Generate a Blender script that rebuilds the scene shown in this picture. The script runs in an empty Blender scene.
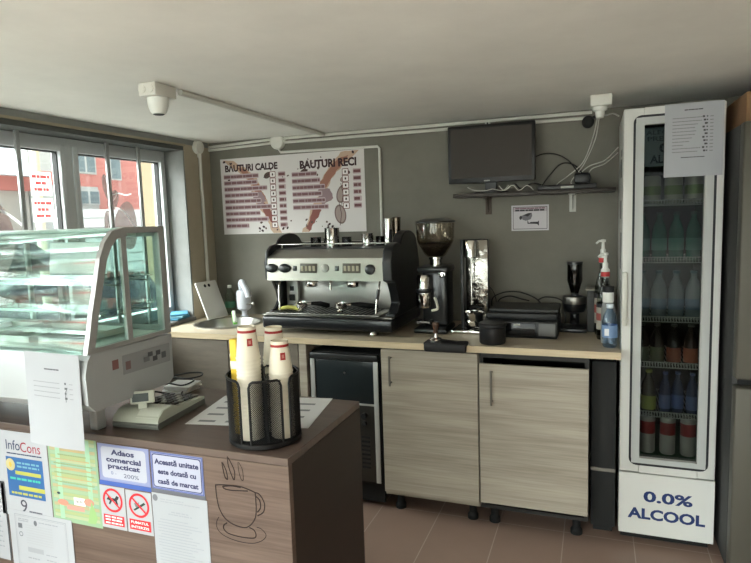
import bpy, bmesh, math, random
from mathutils import Vector, Matrix, Euler
random.seed(7)
PI = math.pi
SKY_BASE, SKY_GLOW = .45, 13.
R = math.radians
S = bpy.context.scene
COL = S.collection
MATRIX = {}

# ------------------------------------------------------------ materials
def lin(c):
    c = c/255.0
    return c/12.92 if c <= .04045 else ((c+.055)/1.055)**2.4
def rgb(r, g, b): return (lin(r), lin(g), lin(b), 1.0)
_m = {}
def M(name, col=(128,128,128), rough=.5, metal=0., spec=.5, coat=0., bump=0., bscale=60., vary=0., vscale=3., stretch=(1,1,1), emit=None, alpha=None, trans=0., ior=1.45):
    if name in _m: return _m[name]
    m = bpy.data.materials.new(name); m.use_nodes = True
    nt = m.node_tree; b = nt.nodes['Principled BSDF']
    b.inputs['Base Color'].default_value = rgb(*col)
    b.inputs['Roughness'].default_value = rough
    b.inputs['Metallic'].default_value = metal
    b.inputs['Specular IOR Level'].default_value = spec
    b.inputs['Coat Weight'].default_value = coat
    b.inputs['Transmission Weight'].default_value = trans
    b.inputs['IOR'].default_value = ior
    if emit:
        b.inputs['Emission Color'].default_value = rgb(*emit[:3]); b.inputs['Emission Strength'].default_value = emit[3]
    tc = mp = None
    if vary or bump:
        tc = nt.nodes.new('ShaderNodeTexCoord'); mp = nt.nodes.new('ShaderNodeMapping')
        mp.inputs['Scale'].default_value = stretch
        nt.links.new(tc.outputs['Object'], mp.inputs['Vector'])
    if vary:
        n = nt.nodes.new('ShaderNodeTexNoise'); n.inputs['Scale'].default_value = vscale; n.inputs['Detail'].default_value = 6
        n.inputs['Roughness'].default_value = .62
        r = nt.nodes.new('ShaderNodeValToRGB')
        r.color_ramp.elements[0].position = .32; r.color_ramp.elements[1].position = .68
        d = rgb(*[max(0, c*(1-vary)) for c in col]); l = rgb(*[min(255, c*(1+vary)) for c in col])
        r.color_ramp.elements[0].color = d; r.color_ramp.elements[1].color = l
        nt.links.new(mp.outputs[0], n.inputs['Vector']); nt.links.new(n.outputs[0], r.inputs[0]); nt.links.new(r.outputs[0], b.inputs['Base Color'])
    if bump:
        n2 = nt.nodes.new('ShaderNodeTexNoise'); n2.inputs['Scale'].default_value = bscale; n2.inputs['Detail'].default_value = 4
        bp = nt.nodes.new('ShaderNodeBump'); bp.inputs['Strength'].default_value = bump; bp.inputs['Distance'].default_value = .01
        nt.links.new(mp.outputs[0], n2.inputs['Vector']); nt.links.new(n2.outputs[0], bp.inputs['Height']); nt.links.new(bp.outputs[0], b.inputs['Normal'])
    _m[name] = m
    return m
def glassm(name, tint=(235,245,242), refl=1.0, rough=.0):
    """thin sheet glass: tinted transparency with Fresnel reflection"""
    if name in _m: return _m[name]
    m = bpy.data.materials.new(name); m.use_nodes = True; nt = m.node_tree
    nt.nodes.clear()
    o = nt.nodes.new('ShaderNodeOutputMaterial'); mix = nt.nodes.new('ShaderNodeMixShader')
    t = nt.nodes.new('ShaderNodeBsdfTransparent'); t.inputs[0].default_value = rgb(*tint)
    g = nt.nodes.new('ShaderNodeBsdfGlossy'); g.inputs['Roughness'].default_value = rough
    f = nt.nodes.new('ShaderNodeFresnel'); f.inputs['IOR'].default_value = 1.5
    mu = nt.nodes.new('ShaderNodeMath'); mu.operation = 'MULTIPLY'; mu.inputs[1].default_value = refl
    ge = nt.nodes.new('ShaderNodeNewGeometry'); mr = nt.nodes.new('ShaderNodeMapRange')
    mr.inputs['To Min'].default_value = 1.5; mr.inputs['To Max'].default_value = 1/1.5
    nt.links.new(ge.outputs['Backfacing'], mr.inputs['Value']); nt.links.new(mr.outputs[0], f.inputs['IOR'])
    nt.links.new(f.outputs[0], mu.inputs[0]); nt.links.new(mu.outputs[0], mix.inputs[0])
    nt.links.new(t.outputs[0], mix.inputs[1]); nt.links.new(g.outputs[0], mix.inputs[2]); nt.links.new(mix.outputs[0], o.inputs[0])
    _m[name] = m
    return m
def filmm(name, col, clear=.4, trans=.35):
    """printed film or paper on glass: partly clear, partly letting light through"""
    if name in _m: return _m[name]
    m = bpy.data.materials.new(name); m.use_nodes = True; nt = m.node_tree; nt.nodes.clear()
    o = nt.nodes.new('ShaderNodeOutputMaterial'); a = nt.nodes.new('ShaderNodeMixShader'); b = nt.nodes.new('ShaderNodeMixShader')
    d = nt.nodes.new('ShaderNodeBsdfDiffuse'); l = nt.nodes.new('ShaderNodeBsdfTranslucent'); t = nt.nodes.new('ShaderNodeBsdfTransparent')
    d.inputs[0].default_value = rgb(*col); l.inputs[0].default_value = rgb(*col)
    a.inputs[0].default_value = trans; b.inputs[0].default_value = clear
    nt.links.new(d.outputs[0], a.inputs[1]); nt.links.new(l.outputs[0], a.inputs[2]); nt.links.new(a.outputs[0], b.inputs[1]); nt.links.new(t.outputs[0], b.inputs[2]); nt.links.new(b.outputs[0], o.inputs[0])
    _m[name] = m
    return m
def woodm(name, c1, c2, rough=.45, scale=(1.2, 1.2, 16), fine=(3, 3, 70), spec=.35, bump=.05):
    if name in _m: return _m[name]
    m = bpy.data.materials.new(name); m.use_nodes = True; nt = m.node_tree; b = nt.nodes['Principled BSDF']
    b.inputs['Roughness'].default_value = rough; b.inputs['Specular IOR Level'].default_value = spec
    tc = nt.nodes.new('ShaderNodeTexCoord')
    def noise(sc, s, d):
        mp = nt.nodes.new('ShaderNodeMapping'); mp.inputs['Scale'].default_value = sc
        n = nt.nodes.new('ShaderNodeTexNoise'); n.inputs['Scale'].default_value = s; n.inputs['Detail'].default_value = d
        n.inputs['Distortion'].default_value = .4
        nt.links.new(tc.outputs['Object'], mp.inputs[0]); nt.links.new(mp.outputs[0], n.inputs[0]); return n
    a = noise(scale, 1.6, 4); f = noise(fine, 2.0, 6)
    mx = nt.nodes.new('ShaderNodeMath'); mx.operation = 'MULTIPLY_ADD'; mx.inputs[1].default_value = .55
    m2 = nt.nodes.new('ShaderNodeMath'); m2.operation = 'MULTIPLY'; m2.inputs[1].default_value = .45
    nt.links.new(f.outputs[0], m2.inputs[0]); nt.links.new(a.outputs[0], mx.inputs[0]); nt.links.new(m2.outputs[0], mx.inputs[2])
    r = nt.nodes.new('ShaderNodeValToRGB'); r.color_ramp.elements[0].position = .36; r.color_ramp.elements[1].position = .62
    r.color_ramp.elements[0].color = rgb(*c1); r.color_ramp.elements[1].color = rgb(*c2)
    nt.links.new(mx.outputs[0], r.inputs[0]); nt.links.new(r.outputs[0], b.inputs['Base Color'])
    bp = nt.nodes.new('ShaderNodeBump'); bp.inputs['Strength'].default_value = bump
    nt.links.new(f.outputs[0], bp.inputs['Height']); nt.links.new(bp.outputs[0], b.inputs['Normal'])
    _m[name] = m
    return m
def tilem():
    m = bpy.data.materials.new('floor_tiles'); m.use_nodes = True; nt = m.node_tree; b = nt.nodes['Principled BSDF']
    tc = nt.nodes.new('ShaderNodeTexCoord'); mp = nt.nodes.new('ShaderNodeMapping')
    mp.inputs['Location'].default_value = (.15, -.17, 0)
    br = nt.nodes.new('ShaderNodeTexBrick'); br.offset = 0.; br.squash = 1.
    br.inputs['Scale'].default_value = 1.; br.inputs['Brick Width'].default_value = .293; br.inputs['Row Height'].default_value = .6
    br.inputs['Mortar Size'].default_value = .0022; br.inputs['Mortar Smooth'].default_value = .1; br.inputs['Bias'].default_value = 0
    br.inputs['Color1'].default_value = rgb(150,125,112); br.inputs['Color2'].default_value = rgb(145,121,109); br.inputs['Mortar'].default_value = rgb(180,164,150)
    nz = nt.nodes.new('ShaderNodeTexNoise'); nz.inputs['Scale'].default_value = 5; nz.inputs['Detail'].default_value = 5
    mx = nt.nodes.new('ShaderNodeMix'); mx.data_type = 'RGBA'; mx.blend_type = 'MULTIPLY'; mx.inputs['Factor'].default_value = .25
    nt.links.new(tc.outputs['Object'], mp.inputs[0]); nt.links.new(mp.outputs[0], br.inputs[0]); nt.links.new(tc.outputs['Object'], nz.inputs[0])
    nt.links.new(br.outputs[0], mx.inputs[6]); nt.links.new(nz.outputs[0], mx.inputs[7]); nt.links.new(mx.outputs[2], b.inputs['Base Color'])
    b.inputs['Roughness'].default_value = .42
    return m

white = M('white_plastic', (222,222,216), .4)
whitep = M('white_painted', (205,205,198), .5)
grey_pl = M('grey_plastic', (176,176,170), .45)
offw = M('cream_plastic', (196,192,178), .45)
black = M('black_plastic', (17,17,19), .38)
blackm = M('matt_black', (13,13,14), .7)
dark = M('dark_grey', (42,42,42), .5)
steel = M('brushed_steel', (180,178,172), .28, 1.)
chrome = M('chrome', (212,210,205), .08, 1.)
dsteel = M('dull_steel', (130,128,122), .38, 1.)
rubber = M('rubber', (12,12,12), .85)
glass = glassm('clear_glass')
caseglass = glassm('case_glass', (242,250,247), .75)
fglass = glassm('fridge_glass', (200,204,202), .14)
winglass = glassm('window_glass', (238,243,242), 1.)
cable_b = M('black_cable', (14,14,15), .5)
cable_w = M('white_cable', (196,194,186), .5)
lwood = woodm('whitewashed_oak', (142,133,120), (170,161,147), .5, (.8,.8,15), (2.2,2.2,80))
walnut = woodm('walnut_laminate', (80,65,57), (106,89,79), .42, (1.1,1.1,14), (2.5,2.5,75))
walnut_top = woodm('walnut_laminate_top', (78,64,58), (96,81,73), .36, (1.1,14,1.1), (2.5,75,2.5), spec=.5)
beige_top = woodm('beige_laminate', (172,158,136), (190,176,154), .3, (1.5,12,1.5), (3,60,3), spec=.5, bump=.02)
edge_wood = woodm('beige_edge', (184,166,136), (202,184,154), .4, (1.5,1.5,14), (3,3,60))
taupe = M('taupe_laminate', (104,96,86), .5, vary=.06, vscale=8, stretch=(1,1,6))
paper = M('white_paper', (164,166,171), .75)
def ink(r, g, b): return M('ink_%d_%d_%d' % (r, g, b), (r, g, b), .65)

# ------------------------------------------------------------ mesh builder
class MB:
    def __init__(s):
        s.bm = bmesh.new(); s.mats = []; s.xf = None
    def mi(s, m):
        if m not in s.mats: s.mats.append(m)
        return s.mats.index(m)
    def _done(s, vs, fs, m):
        i = s.mi(m)
        for f in fs: f.material_index = i
        if s.xf is not None:
            for v in vs: v.co = s.xf @ v.co
    def poly(s, pts, m, flip=False):
        vs = [s.bm.verts.new(p) for p in pts]
        if flip: vs = vs[::-1]
        f = s.bm.faces.new(vs); s._done(vs, [f], m); return s
    def raw(s, verts, faces, m):
        vs = [s.bm.verts.new(p) for p in verts]; fs = []
        for f in faces:
            try: fs.append(s.bm.faces.new([vs[i] for i in f]))
            except ValueError: pass
        s._done(vs, fs, m); return s
    def box(s, x0, x1, y0, y1, z0, z1, m, bev=0., seg=2):
        r = bmesh.ops.create_cube(s.bm, size=1.)
        vs = r['verts']
        for v in vs:
            v.co = Vector(((x0+x1)/2+v.co.x*(x1-x0), (y0+y1)/2+v.co.y*(y1-y0), (z0+z1)/2+v.co.z*(z1-z0)))
        fs = list({f for v in vs for f in v.link_faces})
        if bev > 0:
            es = list({e for v in vs for e in v.link_edges})
            r = bmesh.ops.bevel(s.bm, geom=es, offset=bev, segments=seg, affect='EDGES', profile=.5)
            vs = list({v for f in r['faces'] for v in f.verts})
            fs = list({f for v in vs for f in v.link_faces})
        s._done(vs, fs, m); return s
    def prism(s, pts, ax, a, b, m):
        """outline pts in the plane across axis ax, from a to b"""
        def p3(q, t):
            if ax == 'x': return (t, q[0], q[1])
            if ax == 'y': return (q[0], t, q[1])
            return (q[0], q[1], t)
        n = len(pts)
        A = [s.bm.verts.new(p3(q, a)) for q in pts]; B = [s.bm.verts.new(p3(q, b)) for q in pts]
        fs = [s.bm.faces.new(A), s.bm.faces.new(B[::-1])]
        for i in range(n): fs.append(s.bm.faces.new((A[i], B[i], B[(i+1) % n], A[(i+1) % n])))
        bmesh.ops.recalc_face_normals(s.bm, faces=fs)
        s._done(A+B, fs, m); return s
    def lathe(s, c, prof, m, seg=28, axis=None, close=False):
        """prof = [(r, h)] or [(r, h, material)], turned about the axis through c"""
        q = Vector((0, 0, 1)).rotation_difference(Vector(axis).normalized()).to_matrix() if axis else Matrix.Identity(3)
        c = Vector(c); rings = []; allv = []
        for p in prof:
            if p[0] < 1e-6:
                v = s.bm.verts.new(c+q@Vector((0, 0, p[1]))); rings.append([v]*seg); allv.append(v)
            else:
                ring = [s.bm.verts.new(c+q@Vector((p[0]*math.cos(2*PI*k/seg), p[0]*math.sin(2*PI*k/seg), p[1]))) for k in range(seg)]
                rings.append(ring); allv += ring
        allf = []
        for i in range(len(rings)-1):
            mm = prof[i+1][2] if len(prof[i+1]) > 2 else m
            ix = s.mi(mm)
            for k in range(seg):
                vs = [rings[i][k], rings[i][(k+1) % seg], rings[i+1][(k+1) % seg], rings[i+1][k]]
                u = []
                for v in vs:
                    if v not in u: u.append(v)
                if len(u) > 2:
                    try: f = s.bm.faces.new(u); f.material_index = ix; allf.append(f)
                    except ValueError: pass
        if s.xf is not None:
            for v in allv: v.co = s.xf @ v.co
        return s
    def cyl(s, p0, p1, r, m, r1=None, seg=20):
        p0 = Vector(p0); p1 = Vector(p1); r1 = r if r1 is None else r1; L = (p1-p0).length
        return s.lathe(p0, [(0, 0), (r, 0), (r1, L), (0, L)], m, seg, axis=(p1-p0))
    def tube(s, pts, r, m, seg=8, smooth=0):
        P = [Vector(p) for p in pts]
        if smooth:
            Q = []
            n = len(P)
            for i in range(n-1):
                a = P[max(i-1, 0)]; b = P[i]; c = P[i+1]; d = P[min(i+2, n-1)]
                for k in range(smooth):
                    t = k/smooth
                    Q.append(.5*((2*b)+(c-a)*t+(2*a-5*b+4*c-d)*t*t+(3*b-a-3*c+d)*t**3))
            Q.append(P[-1]); P = Q
        rings = []; up = Vector((0, 0, 1)); prev = None
        for i, p in enumerate(P):
            t = (P[min(i+1, len(P)-1)]-P[max(i-1, 0)]).normalized()
            if prev is None:
                a = t.cross(up)
                if a.length < 1e-3: a = t.cross(Vector((1, 0, 0)))
                a.normalize()
            else:
                a = (prev-t*prev.dot(t)).normalized()
            prev = a; b = t.cross(a)
            rr = r[i] if isinstance(r, (list, tuple)) else r
            rings.append([s.bm.verts.new(p+(a*math.cos(2*PI*k/seg)+b*math.sin(2*PI*k/seg))*rr) for k in range(seg)])
        fs = []
        for i in range(len(rings)-1):
            for k in range(seg):
                fs.append(s.bm.faces.new((rings[i][k], rings[i+1][k], rings[i+1][(k+1) % seg], rings[i][(k+1) % seg])))
        fs.append(s.bm.faces.new(rings[0])); fs.append(s.bm.faces.new(rings[-1][::-1]))
        s._done([v for g in rings for v in g], fs, m); return s
    def sphere(s, c, r, m, sc=(1, 1, 1), seg=16):
        prof = [(math.sin(PI*k/10)*r, -math.cos(PI*k/10)*r) for k in range(11)]
        prof[0] = (0, -r); prof[-1] = (0, r)
        old = s.xf
        T = Matrix.Translation(c) @ Matrix.Diagonal((*sc, 1))
        s.xf = T if old is None else old @ T
        s.lathe((0, 0, 0), prof, m, seg); s.xf = old; return s
    def build(s, name, parent=None, local=False, smooth=True, ang=38, mods=None):
        bm = s.bm
        me = bpy.data.meshes.new(name)
        if parent is not None:
            if not local: 
                inv = MATRIX[parent.name].inverted()
                for v in bm.verts: v.co = inv @ v.co
            off = None
        else:
            vs = [v.co for v in bm.verts]
            lo = [min(v[i] for v in vs) for i in range(3)]; hi = [max(v[i] for v in vs) for i in range(3)]
            off = Vector(((lo[0]+hi[0])/2, (lo[1]+hi[1])/2, lo[2]))
            for v in bm.verts: v.co -= off
        bmesh.ops.recalc_face_normals(bm, faces=bm.faces[:]) if s.recalc else None
        bm.to_mesh(me); bm.free()
        for m in s.mats: me.materials.append(m)
        if smooth:
            for p in me.polygons: p.use_smooth = True
            me.set_sharp_from_angle(angle=R(ang))
        o = bpy.data.objects.new(name, me); COL.objects.link(o)
        if parent is not None:
            o.parent = parent; MATRIX[o.name] = MATRIX[parent.name].copy()
        else:
            o.location = off; MATRIX[o.name] = Matrix.Translation(off)
        return o
    recalc = True

def thing(name, label, cat, loc=(0, 0, 0), rz=0, group=None):
    o = bpy.data.objects.new(name, None); COL.objects.link(o)
    o.empty_display_size = .05
    o.location = loc; o.rotation_euler = (0, 0, rz); o['label'] = label; o['category'] = cat
    if group: o['group'] = group
    MATRIX[o.name] = Matrix.Translation(loc) @ Matrix.Rotation(rz, 4, 'Z')
    return o
def tag(o, label, cat, group=None, kind=None):
    o['label'] = label; o['category'] = cat
    if group: o['group'] = group
    if kind: o['kind'] = kind
    return o
def struct(o):
    o['kind'] = 'structure'; return o
def copy_tree(o, parent=None):
    c = o.copy(); COL.objects.link(c)
    if parent is not None: c.parent = parent
    for ch in [x for x in bpy.data.objects if x.parent == o]: copy_tree(ch, c)
    return c

# ------------------------------------------------------------ flat printed things
def text_mesh(s, bold=0., spacing=1.):
    cu = bpy.data.curves.new('txt', 'FONT'); cu.body = s; cu.size = 1.; cu.offset = bold; cu.resolution_u = 3; cu.space_character = spacing
    o = bpy.data.objects.new('txt', cu)
    me = bpy.data.meshes.new_from_object(o)
    vs = [(v.co.x, v.co.y) for v in me.vertices]; fs = [tuple(p.vertices) for p in me.polygons]
    bpy.data.objects.remove(o); bpy.data.curves.remove(cu); bpy.data.meshes.remove(me)
    return vs, fs
class Sheet:
    """a printed sheet: u to the right, v up, in metres from its lower-left corner"""
    def __init__(s, org, u, v, w, h, base, th=.0008, warp=None):
        s.o = Vector(org); s.u = Vector(u).normalized(); s.v = Vector(v).normalized(); s.n = s.u.cross(s.v).normalized()
        s.w, s.h, s.mb, s.k, s.warp, s.th = w, h, MB(), 0, warp, th
        s.mb.recalc = False
        N = 1 if warp is None else 10
        top = [[s.P(w*i/N, h*j/N, 0) for i in range(N+1)] for j in range(N+1)]
        bot = [[s.P(w*i/N, h*j/N, -th) for i in range(N+1)] for j in range(N+1)]
        for j in range(N):
            for i in range(N):
                s.mb.poly([top[j][i], top[j][i+1], top[j+1][i+1], top[j+1][i]], base)
                s.mb.poly([bot[j][i], bot[j+1][i], bot[j+1][i+1], bot[j][i+1]], base)
        for k in range(N):
            s.mb.poly([bot[0][k], bot[0][k+1], top[0][k+1], top[0][k]], base)
            s.mb.poly([top[N][k], top[N][k+1], bot[N][k+1], bot[N][k]], base)
            s.mb.poly([bot[k+1][0], bot[k][0], top[k][0], top[k+1][0]], base)
            s.mb.poly([bot[k][N], bot[k+1][N], top[k+1][N], top[k][N]], base)
    def P(s, x, y, d):
        e = s.warp(x/s.w, y/s.h) if s.warp else 0
        return s.o+s.u*x+s.v*y+s.n*(d+e)
    def lay(s, L): return .0003+.00025*L
    def rect(s, x0, y0, x1, y1, m, L=0):
        s.mb.poly([s.P(x0, y0, s.lay(L)), s.P(x1, y0, s.lay(L)), s.P(x1, y1, s.lay(L)), s.P(x0, y1, s.lay(L))], m); return s
    def poly(s, pts, m, L=0):
        a = sum(pts[i][0]*pts[(i+1) % len(pts)][1]-pts[(i+1) % len(pts)][0]*pts[i][1] for i in range(len(pts)))
        if a < 0: pts = pts[::-1]
        s.mb.poly([s.P(x, y, s.lay(L)) for x, y in pts], m); return s
    def ell(s, cx, cy, rx, ry, m, L=0, rot=0, n=24):
        c, q = math.cos(rot), math.sin(rot)
        return s.poly([(cx+rx*math.cos(2*PI*k/n)*c-ry*math.sin(2*PI*k/n)*q, cy+rx*math.cos(2*PI*k/n)*q+ry*math.sin(2*PI*k/n)*c) for k in range(n)], m, L)
    def ring(s, cx, cy, r0, r1, m, L=0, n=28, sx=1, sy=1):
        for k in range(n):
            a, b = 2*PI*k/n, 2*PI*(k+1)/n
            s.poly([(cx+sx*r*math.cos(t), cy+sy*r*math.sin(t)) for r, t in ((r0, a), (r1, a), (r1, b), (r0, b))], m, L)
        return s
    def line(s, pts, w, m, L=0):
        for (x0, y0), (x1, y1) in zip(pts[:-1], pts[1:]):
            d = math.hypot(x1-x0, y1-y0) or 1; nx, ny = -(y1-y0)/d*w/2, (x1-x0)/d*w/2; ex, ey = (x1-x0)/d*w*.3, (y1-y0)/d*w*.3
            s.poly([(x0+nx-ex, y0+ny-ey), (x0-nx-ex, y0-ny-ey), (x1-nx+ex, y1-ny+ey), (x1+nx+ex, y1+ny+ey)], m, L)
        return s
    def frame(s, x0, y0, x1, y1, t, m, L=0):
        s.rect(x0, y0, x1, y0+t, m, L).rect(x0, y1-t, x1, y1, m, L).rect(x0, y0+t, x0+t, y1-t, m, L).rect(x1-t, y0+t, x1, y1-t, m, L); return s
    def rrect(s, x0, y0, x1, y1, r, m, L=0):
        pts = []
        for cx, cy, a0 in ((x1-r, y1-r, 0), (x0+r, y1-r, PI/2), (x0+r, y0+r, PI), (x1-r, y0+r, 1.5*PI)):
            for k in range(5): pts.append((cx+r*math.cos(a0+k*PI/8), cy+r*math.sin(a0+k*PI/8)))
        return s.poly(pts, m, L)
    def text(s, t, x0, y0, w, h, m, L=1, bold=.01):
        vs, fs = text_mesh(t, bold)
        if not vs: return s
        lx, hx = min(v[0] for v in vs), max(v[0] for v in vs); ly, hy = min(v[1] for v in vs), max(v[1] for v in vs)
        V = [s.P(x0+(v[0]-lx)/(hx-lx)*w, y0+(v[1]-ly)/(hy-ly)*h, s.lay(L)) for v in vs]
        s.mb.raw(V, fs, m); return s
    def words(s, x0, x1, y, h, m, L=0, dens=.82):
        """a line of print too small to read: word-length strokes"""
        x = x0
        while x < x1-.004:
            w = min(random.uniform(.006, .02)*(.5+h*120), x1-x)
            s.rect(x, y, x+w, y+h, m, L); x += w/dens
        return s
    def build(s, name, parent=None):
        return s.mb.build(name, parent, smooth=False)

# ------------------------------------------------------------ the room
def room():
    cl = M('ceiling_plaster', (230,228,222), .85, vary=.035, vscale=1.6, bump=.12, bscale=9)
    wb = M('grey_wall_paint', (114,111,101), .7, vary=.07, vscale=2.5, bump=.15, bscale=14)
    wl = M('tan_wall_paint', (160,150,132), .75, vary=.04, vscale=3, bump=.1, bscale=20)
    wg = M('grey_reveal_paint', (128,129,127), .75, vary=.05, vscale=5, bump=.1, bscale=20)
    wr = M('beige_wall_paint', (170,162,148), .8)
    struct(MB().box(-1.7, 2.5, -5.2, .2, -.12, 0, tilem()).build('floor', smooth=False))
    struct(MB().box(-1.7, 2.5, -5.2, .2, 1.964, 2.1, cl).build('ceiling', smooth=False))
    struct(MB().box(-1.7, 2.5, 0, .2, 0, 1.964, wb).build('wall_back', smooth=False))
    struct(MB().box(2.3, 2.5, -5, 0, 0, 1.964, wr).build('wall_right', smooth=False))
    # left wall with window and glazed door openings
    m = MB()
    m.box(-1.6, -1.35, -.25, 0, 0, 1.964, wl)                 # pillar beside the back wall
    m.box(-1.6, -1.35, -2.35, -.25, 1.925, 1.964, wl)         # lintel
    m.box(-1.6, -1.35, -2.35, -.25, 0, .88, wr)
    m.box(-1.6, -1.35, -2.6, -2.35, 0, 1.964, wr)
    m.box(-1.6, -1.35, -4.7, -2.6, 1.925, 1.964, wr)
    m.box(-1.6, -1.35, -4.7, -2.6, 0, .35, wr)
    m.box(-1.6, -1.35, -5.0, -4.7, 0, 1.964, wr)
    struct(m.build('wall_left', smooth=False))
    # grey painted lining of the window recess
    m = MB()
    m.box(-1.56, -1.352, -.262, -.2505, .893, 1.895, wg)
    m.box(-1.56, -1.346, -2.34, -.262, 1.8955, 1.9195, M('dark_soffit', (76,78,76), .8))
    struct(m.build('trim_1', smooth=False))
    struct(MB().box(-1.352, -1.338, -2.34, -.25, 1.920, 1.932, M('tan_bead', (152,142,122), .6)).build('trim_2', smooth=False))
    struct(MB().box(-1.351, -1.345, -2.35, -.02, 1.9325, 1.9635, wg).build('trim_3', smooth=False))
    struct(MB().box(-1.56, -1.33, -2.34, -.262, .872, .892, M('window_board', (96,94,92), .5)).build('trim_4', smooth=False))
    # front wall with shop windows
    m = MB()
    m.box(-1.7, 2.5, -5.2, -5.0, 0, .3, wr); m.box(-1.7, 2.5, -5.2, -5.0, 1.93, 1.964, wr)
    m.box(-1.7, -1.3, -5.2, -5.0, .3, 1.93, wr); m.box(2.2, 2.5, -5.2, -5.0, .3, 1.93, wr)
    struct(m.build('wall_front', smooth=False))
    pvc = M('white_window_frame', (196,200,202), .4)
    def window(n, x, ys, z0, z1, th=.06, axis='y', gl=winglass, sash=.03):
        """frame with sashes between the stations ys"""
        m = MB(); g = MB(); a, b = ys[0], ys[-1]
        def bx(p, q, z0_, z1_, t0, t1, mt, mm, bev=0):
            if axis == 'y': mm.box(x+t0, x+t1, p, q, z0_, z1_, mt, bev)
            else: mm.box(p, q, x+t0, x+t1, z0_, z1_, mt, bev)
        bx(a, b, z1-.035, z1, 0, th, pvc, m); bx(a, b, z0, z0+.035, 0, th, pvc, m)
        for i, y in enumerate(ys):
            lo, hi = (y, y+.015) if i == 0 else (y-.015, y) if i == len(ys)-1 else (y-.024, y+.024)
            bx(lo, hi, z0+.035, z1-.035, 0, th, pvc, m)
        for i in range(len(ys)-1):
            p = ys[i]+(.015 if i == 0 else .024); q = ys[i+1]-(.015 if i == len(ys)-2 else .024)
            c, d = z0+.035, z1-.035
            bx(p, p+sash, c, d, .008, th+.012, pvc, m, .004); bx(q-sash, q, c, d, .008, th+.012, pvc, m, .004)
            bx(p+sash, q-sash, c, c+sash, .008, th+.012, pvc, m); bx(p+sash, q-sash, d-sash, d, .008, th+.012, pvc, m)
            gk = M('black_gasket', (20,20,20), .6)
            bx(p+sash, p+sash+.005, c+sash, d-sash, .02, th-.01, gk, m); bx(q-sash-.005, q-sash, c+sash, d-sash, .02, th-.01, gk, m)
            bx(p+sash, q-sash, d-sash-.005, d-sash, .02, th-.01, gk, m)
            bx(p+sash, q-sash, c+sash, d-sash, .028, .032, gl, g)
        fr = thing('window_%d' % n, '', '', (x, (a+b)/2, z0)) if axis == 'y' else thing('window_%d' % n, '', '', ((a+b)/2, x, z0))
        del fr['label']; del fr['category']; fr['kind'] = 'structure'
        m.build('window_frame', fr); g.build('window_pane', fr)
    window(1, -1.55, [-2.34, -1.70, -.965, -.262], .892, 1.895)
    window(2, -1.55, [-4.69, -3.65, -2.61], .35, 1.925)
    window(3, -5.1, [-1.3, -.13, 1.04, 2.2], .3, 1.93, axis='x')
    return
room()

# ------------------------------------------------------------ security bars on the window
def bars():
    gm = M('painted_bar', (170,172,172), .4, .3)
    labs = {-.53: 'thin grey vertical bar on window, nearest the tan pillar', -.757: 'thin grey vertical bar crossing the right window pane beside the red building view',
            -1.272: 'thin grey vertical bar in front of left window pane near the white signs', -1.75: 'thin grey vertical window bar, farthest from the back wall', -2.1: 'thin grey vertical bar at the street door end of the window'}
    for y, l in labs.items():
        m = MB(); m.box(-1.452, -1.438, y-.011, y+.011, .8925, 1.895, gm, .003)
        tag(m.build('window_bar'), l, 'window bar', 'vertical bars inside the window')
bars()

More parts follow.
